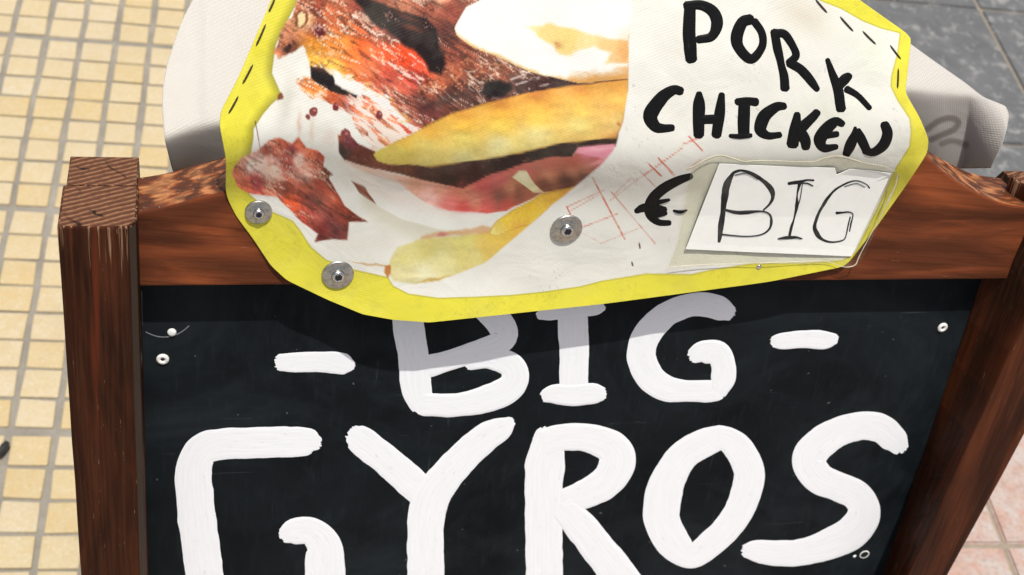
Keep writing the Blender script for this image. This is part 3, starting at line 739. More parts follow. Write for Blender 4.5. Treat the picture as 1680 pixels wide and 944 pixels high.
    SA = [(490, 10, 150, 80, 50), (500, 30, 200, 160, 115), (470, 65, 190, 120, 85), (455, 90, 185, 110, 75), (472, 80, 95, 50, 35), (520, 15, 112, 50, 32), (540, 20, 165, 85, 50), (560, 40, 172, 90, 50), (590, 15, 130, 62, 45), (620, 25, 150, 82, 60), (660, 15, 172, 108, 80), (700, 10, 140, 75, 55), (740, 20, 120, 60, 45), (720, -10, 190, 140, 110), (560, -20, 130, 60, 40), (640, -30, 120, 60, 40),
          (525, 52, 92, 30, 28), (540, 62, 202, 120, 50), (520, 75, 206, 132, 40), (560, 75, 212, 125, 50), (580, 92, 204, 105, 45), (510, 95, 216, 160, 60), (545, 110, 226, 172, 74), (600, 80, 206, 85, 35), (630, 85, 216, 75, 30), (660, 95, 216, 68, 28), (690, 112, 198, 66, 40), (600, 112, 200, 100, 55), (640, 125, 178, 60, 40), (680, 130, 172, 66, 52), (640, 150, 192, 100, 75), (620, 50, 150, 80, 60), (640, 60, 90, 42, 30),
          (735, 60, 86, 44, 35), (750, 90, 112, 55, 40), (745, 120, 142, 74, 50), (720, 137, 162, 85, 55), (700, 150, 132, 70, 50), (690, 166, 96, 52, 44), (740, 152, 80, 46, 38), (780, 112, 128, 70, 50), (790, 142, 74, 42, 36), (830, 115, 122, 65, 45), (850, 130, 92, 60, 52), (880, 140, 74, 44, 40), (920, 136, 48, 27, 23), (700, 182, 92, 44, 40), (660, 195, 168, 90, 65), (640, 215, 188, 120, 85), (670, 180, 172, 95, 75), (780, 165, 78, 44, 36)]
    mA = pm(A, 1.6, 1) * pic
    meat(mA, SA, .62)
    lay(mA * .5 * sstep(.62, .74, fbm(x / 5, y / 4, 3, 75)) * (blob(790, 110, 60, 40) + blob(720, 140, 60, 30)), (236, 170, 120))
    # char
    CH = [(578, -10), (600, -4), (640, 12), (700, 30), (716, 52), (722, 80), (733, 106), (724, 123), (706, 117), (690, 92), (662, 72), (640, 56), (622, 44), (600, 24)]
    mCH = pm(CH, 4, 1) * pic; lay(.95 * mCH, (22, 12, 11)); lay(.75 * blob(676, 46, 18, 5, 18), (122, 54, 26)); lay(.7 * blob(668, 28, 26, 4, 20) * mCH, (110, 58, 42))
    lay(mCH * .8 * sstep(.90, .97, ridge(fbm(al / 18, acw / 5, 2, 76))) * sstep(.5, .6, fbm(al / 30, acw / 12, 2, 77)), (150, 110, 96))
    CH2 = [(790, 150), (800, 136), (818, 132), (838, 136), (842, 146), (826, 158), (805, 162)]
    lay(.92 * pm(CH2, 4, 1), (18, 14, 13)); lay(.6 * blob(720, 168, 50, 9, -18), (46, 30, 28)); lay(.8 * pm([(842, 132), (880, 128), (925, 134), (956, 138), (900, 146), (850, 152)], 4, 1) * pic, (58, 34, 30))
    for ax, ay, bx, by in ((838, 131, 868, 120), (846, 139, 884, 128), (868, 146, 900, 138)):
        ex, ey = bx - ax, by - ay; t_ = np.clip(((x - ax) * ex + (y - ay) * ey) / (ex * ex + ey * ey), 0, 1); lay(.75 * sstep(2.6, .6, np.hypot(x - ax - t_ * ex, y - ay - t_ * ey)) * sstep(.35, .55, fbm(x / 6, y / 6, 2, 78)), (214, 200, 192))
    lay(.9 * pm([(484, 22), (494, 14), (506, 20), (504, 36), (494, 46), (486, 44)], 2, 1), (120, 62, 36)); lay(.95 * pm([(489, 24), (496, 18), (502, 24), (498, 38), (490, 44)], 1.6, 1), (238, 216, 160))
    lay(.95 * pm([(517, 52), (522, 47), (531, 48), (536, 56), (528, 60), (519, 58)], 1.5, 1), (86, 24, 26)); lay(.7 * blob(524, 51, 4, 2), (214, 160, 150))
    lay(.9 * pm([(466, 82), (472, 70), (478, 74), (474, 88)], 1.5, 1), (44, 20, 14))
    # glossy streaks on the red flank
    for ax, ay, bx, by, w_ in ((610, 92, 640, 108, 2.2), (636, 104, 672, 124, 2.8), (655, 112, 694, 130, 3.0), (662, 122, 690, 136, 2.2), (640, 118, 660, 130, 2.0), (625, 56, 655, 72, 2.4), (595, 44, 626, 58, 2.2), (560, 50, 585, 58, 1.8), (560, 92, 590, 104, 1.6), (670, 88, 700, 110, 1.6)):
        ex, ey = bx - ax, by - ay; t_ = np.clip(((wx - ax) * ex + (wy - ay) * ey) / (ex * ex + ey * ey), 0, 1); lay(.85 * sstep(w_, w_ * .3, np.hypot(wx - ax - t_ * ex, wy - ay - t_ * ey)) * sstep(.30, .5, fbm(al / 8, acw / 2.4, 2, 79)), (250, 224, 206))
    # white gap and the black slit under it
    WG = [(518, 108), (560, 119), (600, 140), (637, 162), (668, 198), (650, 205), (618, 190), (600, 170), (578, 160), (548, 142), (540, 124)]
    rag = (fbm(al / 14, acw / 3.0, 3, 80) - .5) * 22
    dW = np.full(x.shape, 99.0); bb = (x > 490) & (x < 700) & (y > 90) & (y < 230); dW[bb] = sdf(x[bb], y[bb], WG); mW = sstep(1.5, -1.5, dW + rag); lay(mW * .97, (236, 233, 226))
    lay(sstep(7, 1, np.abs(dW + rag)) * (dW < 14) * .5 * sstep(.4, .6, fbm(x / 9, y / 9, 2, 81)), (226, 176, 84))
    SL = [(509, 108), (530, 112), (546, 123), (552, 141), (587, 158), (577, 164), (540, 152), (509, 131)]
    lay(pm(SL, 1.8, 1), (22, 13, 11)); lay(.6 * blob(522, 114, 12, 4, 15), (104, 44, 26))
    # torn bits under the slit
    Bm = [(487, 128), (510, 128), (545, 152), (585, 160), (604, 158), (640, 185), (664, 205), (690, 212), (655, 232), (612, 248), (590, 218), (578, 190), (545, 172), (512, 160), (492, 145)]
    dB = np.full(x.shape, 99.0); bb = (x > 460) & (x < 720) & (y > 100) & (y < 270); dB[bb] = sdf(x[bb], y[bb], Bm); mB = sstep(1.5, -1.5, dB + rag * .6)
    SB = [(492, 135, 196, 120, 70), (505, 145, 205, 120, 55), (522, 152, 205, 118, 50), (545, 162, 172, 80, 45), (570, 168, 152, 70, 52), (600, 172, 205, 122, 90), (620, 200, 192, 108, 80), (640, 220, 200, 140, 100), (655, 225, 190, 118, 85), (670, 212, 176, 70, 50), (600, 200, 214, 150, 120)]
    meat(mB, SB, 1.0, 1.3)
    lay(mB * .92 * sstep(.47, .58, fbm(al / 26, acw / 6.5, 3, 38)) * sstep(556, 590, x), (240, 230, 216)); lay(mB * .8 * sstep(.52, .62, fbm(al / 16, acw / 5, 3, 82)) * sstep(560, 520, x), (240, 226, 206))
    for bx, by, r in ((515, 184, 7), (551, 175, 5), (568, 222, 9), (622, 190, 6), (505, 192, 4)):
        lay(sstep(1.2, -1.2, np.hypot(wx - bx, (wy - by) * .85) - r), (118, 40, 38)); lay(.7 * blob(bx + 2, by - 3, r * .35, r * .3), (226, 176, 166))
    lay(.5 * blob(491, 205, 3, 18), (196, 150, 128)); lay(.35 * blob(512, 215, 4, 22), (206, 168, 146)); lay(.28 * blob(470, 170, 12, 44, 12), (160, 154, 136)); lay(.22 * blob(540, 225, 10, 16), (200, 160, 140))
    lay(.9 * pm([(455, 158), (462, 152), (464, 162), (456, 166)], 1.5, 1), (110, 50, 24))
    # lower left strip of meat
    Cm = [(379, 285), (384, 272), (397, 257), (422, 246), (440, 230), (460, 227), (480, 235), (490, 225), (502, 242), (520, 247), (532, 257), (532, 272), (547, 286), (540, 292), (552, 317), (565, 340), (602, 366), (572, 365), (569, 395), (545, 394), (517, 397), (522, 385), (495, 365), (475, 342), (455, 322), (432, 322), (410, 317), (390, 305)]
    mC = pm(Cm, 1.5, 2)
    SCm = [(385, 285, 208, 112, 82), (400, 268, 200, 130, 110), (411, 272, 240, 208, 192), (430, 262, 234, 194, 178), (440, 246, 162, 80, 60), (460, 235, 166, 80, 55), (480, 246, 126, 52, 50), (495, 238, 178, 85, 55), (510, 255, 178, 85, 55), (525, 265, 150, 62, 45), (491, 262, 226, 186, 170), (470, 268, 138, 58, 50), (448, 284, 220, 184, 164), (420, 302, 146, 46, 54), (405, 305, 192, 90, 60), (440, 310, 172, 85, 60), (470, 310, 140, 62, 45), (500, 288, 190, 140, 122), (505, 308, 146, 72, 52), (530, 300, 128, 54, 40), (480, 336, 196, 80, 45), (510, 330, 118, 48, 40), (540, 330, 152, 70, 50), (520, 355, 142, 70, 60), (545, 360, 112, 48, 45), (550, 385, 78, 24, 25), (530, 385, 98, 34, 30), (500, 360, 176, 70, 50), (560, 345, 130, 50, 30), (580, 360, 104, 42, 26), (540, 284, 84, 38, 24)]
    meat(mC, SCm, .5, .9, .5)
    lay(mC * .75 * sstep(.60, .70, fbm(x / 6, y / 5, 3, 83)) * (blob(425, 268, 34, 18, -20) + .6 * blob(500, 270, 16, 22, -20)), (250, 232, 222))
    lay(pm([(576, 296), (601, 307), (617, 335), (590, 315)], 1.3, 2), (112, 42, 24)); lay(.7 * blob(592, 306, 6, 3, 25), (66, 26, 16))
    # translucent onion slices sweeping under the fries
    lay(.75 * pm([(560, 262), (600, 272), (660, 292), (730, 312), (730, 322), (660, 304), (600, 284)], 3, 2), (222, 176, 152)); lay(.30 * pm([(556, 266), (640, 300), (720, 332), (800, 352), (740, 356), (650, 338), (590, 306)], 8, 2), (232, 206, 190))
    CV = np.interp(x, [585, 620, 660, 720, 800, 860], [306, 338, 360, 376, 386, 384]); cd = y - CV
    lay(white * pic * .55 * sstep(-2, 3, cd) * sstep(46, 6, cd) * sstep(582, 605, x) * sstep(830, 760, x), (202, 198, 170)); lay(white * pic * .35 * sstep(22, 2, -cd) * (cd < 0) * sstep(600, 660, x) * sstep(830, 780, x), (236, 238, 228))
    lay(.5 * pm([(690, 322), (720, 330), (780, 346), (800, 352), (760, 350), (720, 344)], 4, 2), (222, 150, 150))
    # dark hollow
    DK = [(552, 222), (572, 221), (587, 237), (612, 247), (640, 262), (760, 258), (900, 225), (1015, 215), (1013, 240), (947, 243), (938, 258), (900, 261), (850, 274), (800, 292), (760, 314), (705, 300), (660, 288), (612, 277), (565, 262), (556, 250)]
    mD = pm(DK, 1.5, 2) * pic
    SD_ = [(556, 226, 150, 70, 50), (572, 232, 112, 44, 54), (560, 246, 46, 22, 20), (585, 255, 96, 46, 32), (620, 270, 112, 58, 40), (660, 282, 104, 56, 38), (700, 290, 70, 36, 28), (740, 295, 52, 26, 21), (780, 290, 58, 26, 22), (760, 308, 96, 42, 36), (830, 270, 44, 26, 22), (900, 245, 44, 30, 26), (960, 235, 46, 32, 26), (1008, 228, 56, 42, 32)]
    lay(mD, field(mD, SD_) * (1 + .5 * fine)[..., None]); lay(mD * .5 * sstep(.66, .76, fbm(x / 4, y / 4, 3, 41)) * sstep(.5, .6, fbm(x / 30, y / 20, 2, 84)), (168, 120, 98))
    # onion
    ON = [(645, 288), (700, 296), (760, 310), (800, 289), (850, 271), (900, 259), (940, 256), (947, 243), (1008, 238), (1006, 254), (985, 272), (945, 308), (885, 319), (832, 346), (800, 351), (737, 346), (700, 334), (668, 312)]
    mO = pm(ON, 1.5, 2) * pic
    SO = [(1000, 245, 216, 140, 152), (960, 248, 206, 118, 136), (985, 262, 190, 92, 90), (940, 266, 180, 92, 75), (900, 268, 186, 98, 80), (860, 280, 192, 102, 90), (820, 295, 192, 96, 90), (790, 308, 190, 84, 80), (760, 318, 206, 128, 98), (720, 310, 216, 152, 125), (680, 300, 206, 148, 120), (840, 308, 196, 132, 96), (870, 326, 158, 92, 66), (900, 288, 204, 134, 98), (940, 284, 202, 136, 102), (932, 298, 78, 42, 32), (895, 303, 104, 60, 42), (960, 292, 90, 50, 38), (960, 280, 190, 120, 95), (820, 322, 112, 62, 48), (850, 318, 120, 70, 52), (800, 338, 206, 86, 78), (760, 340, 202, 76, 72), (738, 336, 216, 118, 110), (830, 338, 190, 76, 62), (705, 325, 228, 180, 168), (665, 303, 216, 168, 146), (780, 328, 214, 140, 112)]
    vn = fbm(x / 70 + y / 60, (y - np.interp(x, [640, 760, 900, 1010], [0, 20, -30, -50])) / 5.0, 3, 42) - .5
    lay(mO, field(mO, SO, 1.7, 90) * (1.03 + .30 * vn + .10 * fine)[..., None])
    lay(.95 * pm([(943, 250), (952, 241), (1010, 236), (1006, 255), (990, 263), (968, 256)], 1.4, 2) * pic, (220, 144, 158)); lay(.6 * blob(985, 246, 26, 3, -6) * pic, (240, 186, 192)); lay(.8 * blob(980, 266, 14, 3, -16) * pic, (236, 172, 172))
    mS = pm([(840, 290), (850, 281), (864, 281), (870, 292), (878, 304), (892, 318), (874, 316), (855, 303)], 1.2, 2); lay(mS, (228, 220, 170)); lay(mS * .5 * blob(858, 290, 8, 10), (240, 236, 206)); lay(mS * .5 * blob(886, 315, 8, 5), (216, 160, 112))
    # upper fry, pale
    PT = [(800, -190), (790, 0), (765, 10), (745, 45), (750, 57), (772, 75), (815, 92), (850, 110), (890, 125), (915, 131), (952, 136), (1034, 127), (1040, -190)]
    mP = pm(PT, 1.3, 2) * pic; bb = mP > .003; dP = np.full(x.shape, -99.0); dP[bb] = sdf(x[bb], y[bb], PT)
    lay(mP, (240, 239, 231)); lay(mP * .8 * sstep(-6, -.5, dP + (fbm(x / 7, y / 7, 3, 85) - .5) * 5) * sstep(30, 80, y), (222, 182, 96))
    SF = [(867, 45, 244, 226, 160), (900, 52, 238, 206, 116), (930, 66, 238, 206, 110), (965, 70, 240, 214, 140), (1000, 78, 232, 190, 112), (1025, 88, 222, 160, 86), (1012, 100, 230, 186, 120), (985, 100, 242, 222, 170)]
    ST_ = [(862, 44), (905, 40), (935, 46), (965, 56), (1000, 62), (1032, 68), (1031, 104), (990, 106), (1002, 88), (977, 77), (952, 82), (938, 90), (920, 90), (910, 80), (885, 60)]
    mST = pm(ST_, 4, 1) * mP; lay(mST * .85, field(mST, SF) * (1 + .12 * fine)[..., None]); lay(mP * .8 * blob(916, 76, 6, 7), (206, 146, 84)); lay(mP * .5 * blob(912, 72, 3, 3), (170, 96, 60))
    rim = sstep(114, 134, y + (x - 950) * .12 + (fbm(x / 12, y / 6, 3, 86) - .5) * 14) * sstep(880, 950, x); lay(mP * .9 * rim, (206, 148, 76)); lay(mP * .45 * sstep(1000, 1032, x) * sstep(30, 90, y), (228, 168, 96)); lay(mP * .75 * sstep(4, 1, np.abs(y - 108 + (x - 1000) * .06)) * sstep(960, 1010, x), (248, 238, 226))
    # big fry across the middle
    FR = [(612, 254), (617, 248), (652, 231), (690, 212), (740, 187), (807, 168), (865, 152), (952, 139), (1034, 129), (1032, 150), (1022, 200), (1012, 226), (920, 236), (807, 261), (705, 274), (640, 271), (617, 264)]
    mF = pm(FR, 1.3, 2) * pic
    SFr = [(620, 256, 204, 186, 84), (660, 247, 202, 182, 88), (700, 242, 206, 186, 98), (705, 214, 196, 150, 60), (660, 232, 196, 156, 60), (760, 190, 196, 138, 52), (760, 206, 212, 170, 66), (760, 232, 210, 190, 98), (760, 260, 202, 192, 124), (820, 172, 190, 124, 52), (820, 188, 214, 160, 60), (820, 204, 224, 194, 80), (820, 240, 214, 204, 140), (880, 156, 192, 122, 54), (880, 172, 216, 158, 66), (880, 190, 228, 190, 82), (880, 222, 216, 202, 132), (950, 146, 198, 132, 58), (950, 162, 218, 160, 70), (950, 178, 230, 192, 88), (950, 206, 218, 200, 116), (1010, 138, 206, 146, 66), (1010, 165, 224, 174, 86), (1010, 205, 214, 184, 108), (1016, 222, 182, 130, 72), (950, 229, 196, 164, 88), (860, 246, 200, 184, 108), (700, 268, 198, 182, 104), (640, 264, 200, 180, 90)]
    lay(mF, field(mF, SFr, 1.6, 60) * (1.09 + .12 * fine + .20 * (fbm(x / 30, y / 11, 3, 46) - .5))[..., None])
    bb = mF > .003; dF = np.full(x.shape, -99.0); dF[bb] = sdf(x[bb], y[bb], FR); lay(mF * .6 * sstep(-2.6, -.4, dF) * sstep(20, 60, x - 612), (150, 100, 40)); lay(mF * .7 * blob(1015, 202, 3, 3), (150, 60, 40))
    # pale fry at the bottom and the small bright one
    F3 = [(640, 428), (650, 406), (690, 392), (760, 386), (810, 380), (880, 366), (797, 431), (720, 461), (680, 466), (645, 461), (638, 444)]
    m3 = pm(F3, 2.2, 2) * pic
    S3 = [(660, 420, 214, 204, 126), (700, 408, 208, 196, 112), (760, 400, 214, 204, 116), (820, 388, 220, 186, 76), (850, 380, 224, 180, 62), (800, 410, 216, 184, 84), (780, 422, 214, 200, 122), (720, 430, 220, 212, 146), (700, 448, 222, 216, 170), (660, 450, 216, 206, 150), (650, 412, 216, 206, 140)]
    lay(m3 * .95, field(m3, S3) * (1.02 + .08 * fine + .14 * (fbm(x / 34, y / 11, 3, 47) - .5))[..., None])
    lay(.65 * pm([(690, 388), (740, 378), (800, 372), (812, 376), (800, 384), (740, 386), (690, 393)], 3, 1) * pic, (206, 146, 84)); lay(.9 * pm([(717, 388), (724, 381), (737, 382), (730, 388)], 1.4, 2), (196, 118, 112)); lay(.6 * pm([(680, 463), (700, 464), (720, 461), (740, 452), (722, 456), (700, 459)], 1.5, 1), (190, 140, 56))
    lay(.6 * pm([(572, 428), (600, 430), (640, 436), (640, 439), (600, 434)], 1.2, 1), (196, 146, 92)); lay(.9 * pm([(632, 437), (640, 434), (641, 450), (636, 456), (631, 448)], 1.6, 1), (186, 112, 46))
    F2 = [(802, 384), (808, 372), (815, 362), (840, 346), (885, 320), (950, 304), (905, 338), (872, 368), (850, 374), (815, 388)]
    m2 = pm(F2, 1.2, 2) * pic
    S2 = [(806, 380, 232, 218, 130), (814, 372, 226, 200, 96), (830, 360, 236, 202, 70), (850, 350, 230, 194, 62), (870, 340, 226, 186, 55), (910, 322, 220, 172, 58), (850, 371, 224, 176, 66), (880, 352, 232, 196, 70), (930, 312, 206, 150, 56)]
    lay(m2, field(m2, S2) * (1 + .14 * fine)[..., None]); bb = m2 > .003; d2 = np.full(x.shape, -99.0); d2[bb] = sdf(x[bb], y[bb], F2); lay(m2 * .5 * sstep(-2.2, -.3, d2), (170, 118, 40))
    # meat's own soft greys on the white
    lay(white * .22 * blob(620, 300, 60, 20, 10), (196, 190, 170)); lay(white * .2 * blob(600, 400, 60, 20), (210, 206, 180))
    # dirt and smears on the white part
    lay(white * .30 * blob(1320, 25, 45, 25, 30), (190, 170, 140)); lay(white * .25 * blob(1430, 90, 40, 50), (196, 206, 170)); lay(white * .22 * blob(1330, 190, 60, 30), (200, 206, 176))
    dots = sstep(.88, .95, vnoise(x / 3.5, y / 3.5, 51)) * sstep(.60, .72, fbm(x / 60, y / 60, 2, 52)); lay(white * (1 - pic) * dots * .35, (120, 100, 80))
    # red ball-pen hatching
    def seg(x0, y0, x1, y1, w, a, col=(206, 104, 84)):
        ex, ey = x1 - x0, y1 - y0; L2 = ex * ex + ey * ey; t = np.clip(((x - x0) * ex + (y - y0) * ey) / L2, 0, 1)
        d = np.hypot(x - x0 - t * ex, y - y0 - t * ey); lay(sstep(w + .7, w - .5, d) * a * (.55 + .45 * (fbm(x / 9, y / 9, 2, 55) > .42)), col)
    z7 = lambda a, b: (700 + a / 4, 200 + b / 4); z8 = lambda a, b: (1060 + a / 4, 220 + b / 4)
    for a, b, c_, d_, w, al_ in ((1090, 370, 1300, 770, 1.3, .85), (1210, 460, 1500, 800, .9, .6), (920, 560, 1160, 450, .9, .6), (950, 580, 1130, 480, .7, .5), (1030, 690, 1250, 605, .9, .7), (1200, 520, 1450, 330, .7, .5), (1230, 480, 1340, 370, .7, .55), (1400, 325, 1500, 425, .8, .6), (1460, 280, 1540, 355, 1.1, .8), (1520, 240, 1620, 355, .9, .7), (1430, 350, 1680, 170, .9, .7), (1140, 800, 1390, 700, .6, .4), (920, 560, 945, 610, 1.2, .8), (1150, 800, 1000, 720, .6, .3)):
        seg(*z7(a, b), *z7(c_, d_), w, al_)
    for a, b, c_, d_, w, al_ in ((240, 70, 335, 30, 1, .8), (280, 15, 370, 110, 1.2, .85), (80, 155, 190, 270, .9, .7), (270, 240, 360, 165, .7, .5), (20, 200, 95, 275, 1.1, .8)):
        seg(*z8(a, b), *z8(c_, d_), w, al_)
    seg(419, 200, 427, 245, .8, .8, (90, 40, 30)); seg(*z7(1395, 800), *z7(1400, 830), 1.2, .9, (80, 50, 45)); seg(*z7(1347, 925), *z7(1352, 944), 1.2, .9, (80, 50, 45))
    return c

banner = empty('food_banner', 'yellow bordered vinyl banner with gyros photo and handwritten PORK CHICKEN on the top rail', 'banner', BM)
def sheet(name, px, py, surf, colors, mats, parent, thick, attr='print'):
    nr, nc = px.shape; P = surf(px.ravel(), py.ravel()).reshape(-1, 3)
    idx = np.arange(nr * nc).reshape(nr, nc)
    F = np.stack([idx[:-1, :-1], idx[1:, :-1], idx[1:, 1:], idx[:-1, 1:]], -1).reshape(-1, 4)
    me = bpy.data.meshes.new(name); me.vertices.add(len(P)); me.vertices.foreach_set('co', P.astype(np.float32).ravel())
    me.loops.add(F.size); me.loops.foreach_set('vertex_index', F.astype(np.int32).ravel())
    me.polygons.add(len(F)); me.polygons.foreach_set('loop_start', np.arange(0, F.size, 4, dtype=np.int32)); me.polygons.foreach_set('loop_total', np.full(len(F), 4, np.int32))
    me.update(calc_edges=True); me.validate()
    at = me.color_attributes.new(attr, 'FLOAT_COLOR', 'POINT'); L = lin_np(colors) * .84
    at.data.foreach_set('color', np.concatenate([L.reshape(-1, 3), np.ones((len(P), 1))], 1).astype(np.float32).ravel())
    for m in mats: me.materials.append(m)
    me.polygons.foreach_set('use_smooth', np.ones(len(me.polygons), bool))
    o = bpy.data.objects.new(name, me); COL.objects.link(o); o.parent = parent
    nz = np.empty(len(me.polygons) * 3); me.polygons.foreach_get('normal', nz)
    if nz.reshape(-1, 3)[:, 2].mean() < 0: me.flip_normals()
    md = o.modifiers.new('thickness', 'SOLIDIFY'); md.thickness = thick; md.offset = -1; md.material_offset_rim = 1; md.use_even_offset = False
    return o
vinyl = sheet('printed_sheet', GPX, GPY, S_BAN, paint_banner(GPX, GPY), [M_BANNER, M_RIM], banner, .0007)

# hand-lettering in black marker on the sheet
q4 = lambda L: [(1000 + a / 4, b / 4, w / 4) for a, b, w in L]
MK = [
 [q4([(530, 30, 75), (522, 200, 85), (528, 300, 85), (537, 395, 78)]), q4([(500, 38, 60), (600, 35, 66), (680, 80, 78), (705, 160, 78), (670, 240, 62), (580, 262, 55)])],
 [q4([(930, 128, 70), (870, 150, 75), (835, 240, 80), (850, 320, 72), (930, 390, 64), (1000, 310, 52), (1000, 220, 52), (950, 140, 55)])],
 [q4([(1082, 205, 55), (1100, 310, 60), (1125, 420, 52), (1145, 500, 60), (1152, 585, 64)]), q4([(1085, 218, 55), (1150, 228, 58), (1205, 310, 50), (1222, 370, 55), (1175, 415, 50)]), q4([(1180, 412, 60), (1260, 462, 62), (1330, 545, 58), (1365, 590, 40)])],
 [q4([(1430, 392, 32), (1460, 480, 50), (1500, 590, 66), (1520, 720, 66)]), q4([(1500, 570, 60), (1545, 520, 70), (1575, 497, 50)]), q4([(1555, 585, 50), (1630, 630, 42), (1708, 712, 36)])],
 [q4([(470, 600, 60), (420, 592, 68), (340, 645, 88), (268, 755, 96), (300, 828, 76), (350, 845, 60), (415, 840, 46)])],
 [q4([(588, 612, 40), (588, 680, 78), (585, 780, 80), (585, 890, 70)]), q4([(737, 620, 42), (722, 750, 72), (700, 890, 66)]), q4([(600, 785, 62), (720, 782, 62)])],
 [q4([(835, 668, 50), (900, 665, 55), (965, 672, 58)]), q4([(887, 680, 80), (880, 790, 82), (880, 885, 75)]), q4([(790, 892, 28), (860, 896, 36), (930, 890, 30)])],
 [q4([(1150, 698, 50), (1090, 705, 66), (1015, 765, 86), (990, 850, 80), (1040, 892, 55), (1120, 886, 42)])],
 [[(1308, 187, 11), (1305, 210, 19), (1300, 238, 20)], [(1341, 184, 13), (1330, 196, 16), (1315, 210, 18)], [(1310, 214, 20), (1321, 230, 19), (1322, 243, 14)]],
 [[(1383, 204, 11), (1371, 200, 16), (1354, 214, 21), (1345, 230, 21), (1352, 243, 15), (1373, 241, 9)], [(1354, 223, 12), (1374, 220, 10)]],
 [[(1403, 209, 5), (1402, 222, 14), (1395, 238, 18), (1388, 254, 13)], [(1408, 213, 8), (1413, 228, 16), (1421, 246, 15)], [(1451, 204, 15), (1456, 220, 18), (1449, 238, 18), (1433, 250, 14), (1418, 247, 13)]],
 [[(1134, 289, 10), (1112, 297, 15), (1090, 309, 17), (1073, 324, 18), (1066, 340, 20), (1068, 355, 15), (1081, 365, 11), (1099, 366, 9)], [(1043, 347, 8), (1056, 341, 14), (1075, 342, 14), (1092, 344, 9)], [(1076, 333, 9), (1098, 328, 5)], [(1070, 353, 14), (1093, 350, 7)], [(1105, 346, 4), (1116, 348, 6), (1127, 345, 3)]],
]
for st in MK: ribbon('marker_letter', st, S_BAN, M_MARK, banner, .00035, 3.0, .10, 1.6, 7, hgt=.0001, lift=.00006)
# stitches along the hem
z5 = lambda a, b: (1260 + a / 4, b / 4)
ST = [((451, -2), (441, 20)), ((436, 40), (420, 76)), ((415, 106), (398, 138)), ((391, 158), (375, 187)), (z5(310, -5), z5(388, 85)), (z5(472, 110), z5(560, 207)), (z5(620, 205), z5(708, 292)), (z5(800, 297), z5(872, 390)), (z5(855, 450), z5(850, 582))]
def tube(name, pts, r, mat, parent, seg=8, taper=.35):
    P = np.array(pts, float); V, F = [], []; n = len(P); T = np.gradient(P, axis=0)
    for i in range(n):
        t = T[i] / np.linalg.norm(T[i]); a = np.cross(t, (0.1, .2, 1)); a /= np.linalg.norm(a); b = np.cross(t, a); k = r * (taper if i in (0, n - 1) else 1)
        for j in range(seg): V.append(P[i] + k * (a * math.cos(2 * math.pi * j / seg) + b * math.sin(2 * math.pi * j / seg)))
    for i in range(n - 1):
        for j in range(seg): F.append((i * seg + j, i * seg + (j + 1) % seg, (i + 1) * seg + (j + 1) % seg, (i + 1) * seg + j))
    F += [tuple(range(seg))[::-1], tuple(range((n - 1) * seg, n * seg))]
    return mesh_obj(name, V, F, mat, parent, True)
for a, b in ST:
    t = np.linspace(0, 1, 9); P = S_BAN(a[0] + (b[0] - a[0]) * t, a[1] + (b[1] - a[1]) * t); P[:, 2] += .0004 * np.sin(np.pi * t); tube('stitch', P, .00065, M_STITCH, banner)
# washers and screws
for x, y, r in ((424, 347, .0094), (554, 450, .0118), (929, 375, .0122)):
    p = S_BAN(np.array([x]), np.array([y]))[0]
    w = lathe('washer', [(r * .96, -.0008), (r, .0006), (r * .985, .0016), (r * .93, .0021), (r * .86, .0019), (r * .60, .0022), (r * .48, .0030), (r * .40, .0026), (.0001, .0024)], M_STEEL, banner, p, 40, tilt=(random.uniform(-.08, .05), random.uniform(-.05, .05)))
    s_ = lathe('screw', [(r * .40, .0022), (r * .40, .0038), (r * .34, .0047), (r * .24, .0051), (r * .2, .0044), (r * .18, .0030), (.0001, .0030)], M_STEEL2, w, (0, 0, 0), 28)
    V, F = [], []
    for i in range(12): a = i * math.pi / 6; rr = r * (.24 if i % 2 == 0 else .13); V.append((rr * math.cos(a), rr * math.sin(a), .0053))
    V += [(v[0] * .9, v[1] * .9, .0046) for v in V]; F = [tuple(range(12))] + [(i, 12 + i, 12 + (i + 1) % 12, (i + 1) % 12) for i in range(12)]
    rec = mesh_obj('star_recess', V, F, M_DARK, None); rec.parent = w
lathe('nail', [(.0022, 0), (.002, .0006), (.0012, .001), (.0001, .0011)], M_STEEL2, banner, S_BAN(np.array([1245.]), np.array([438.]))[0], 14)

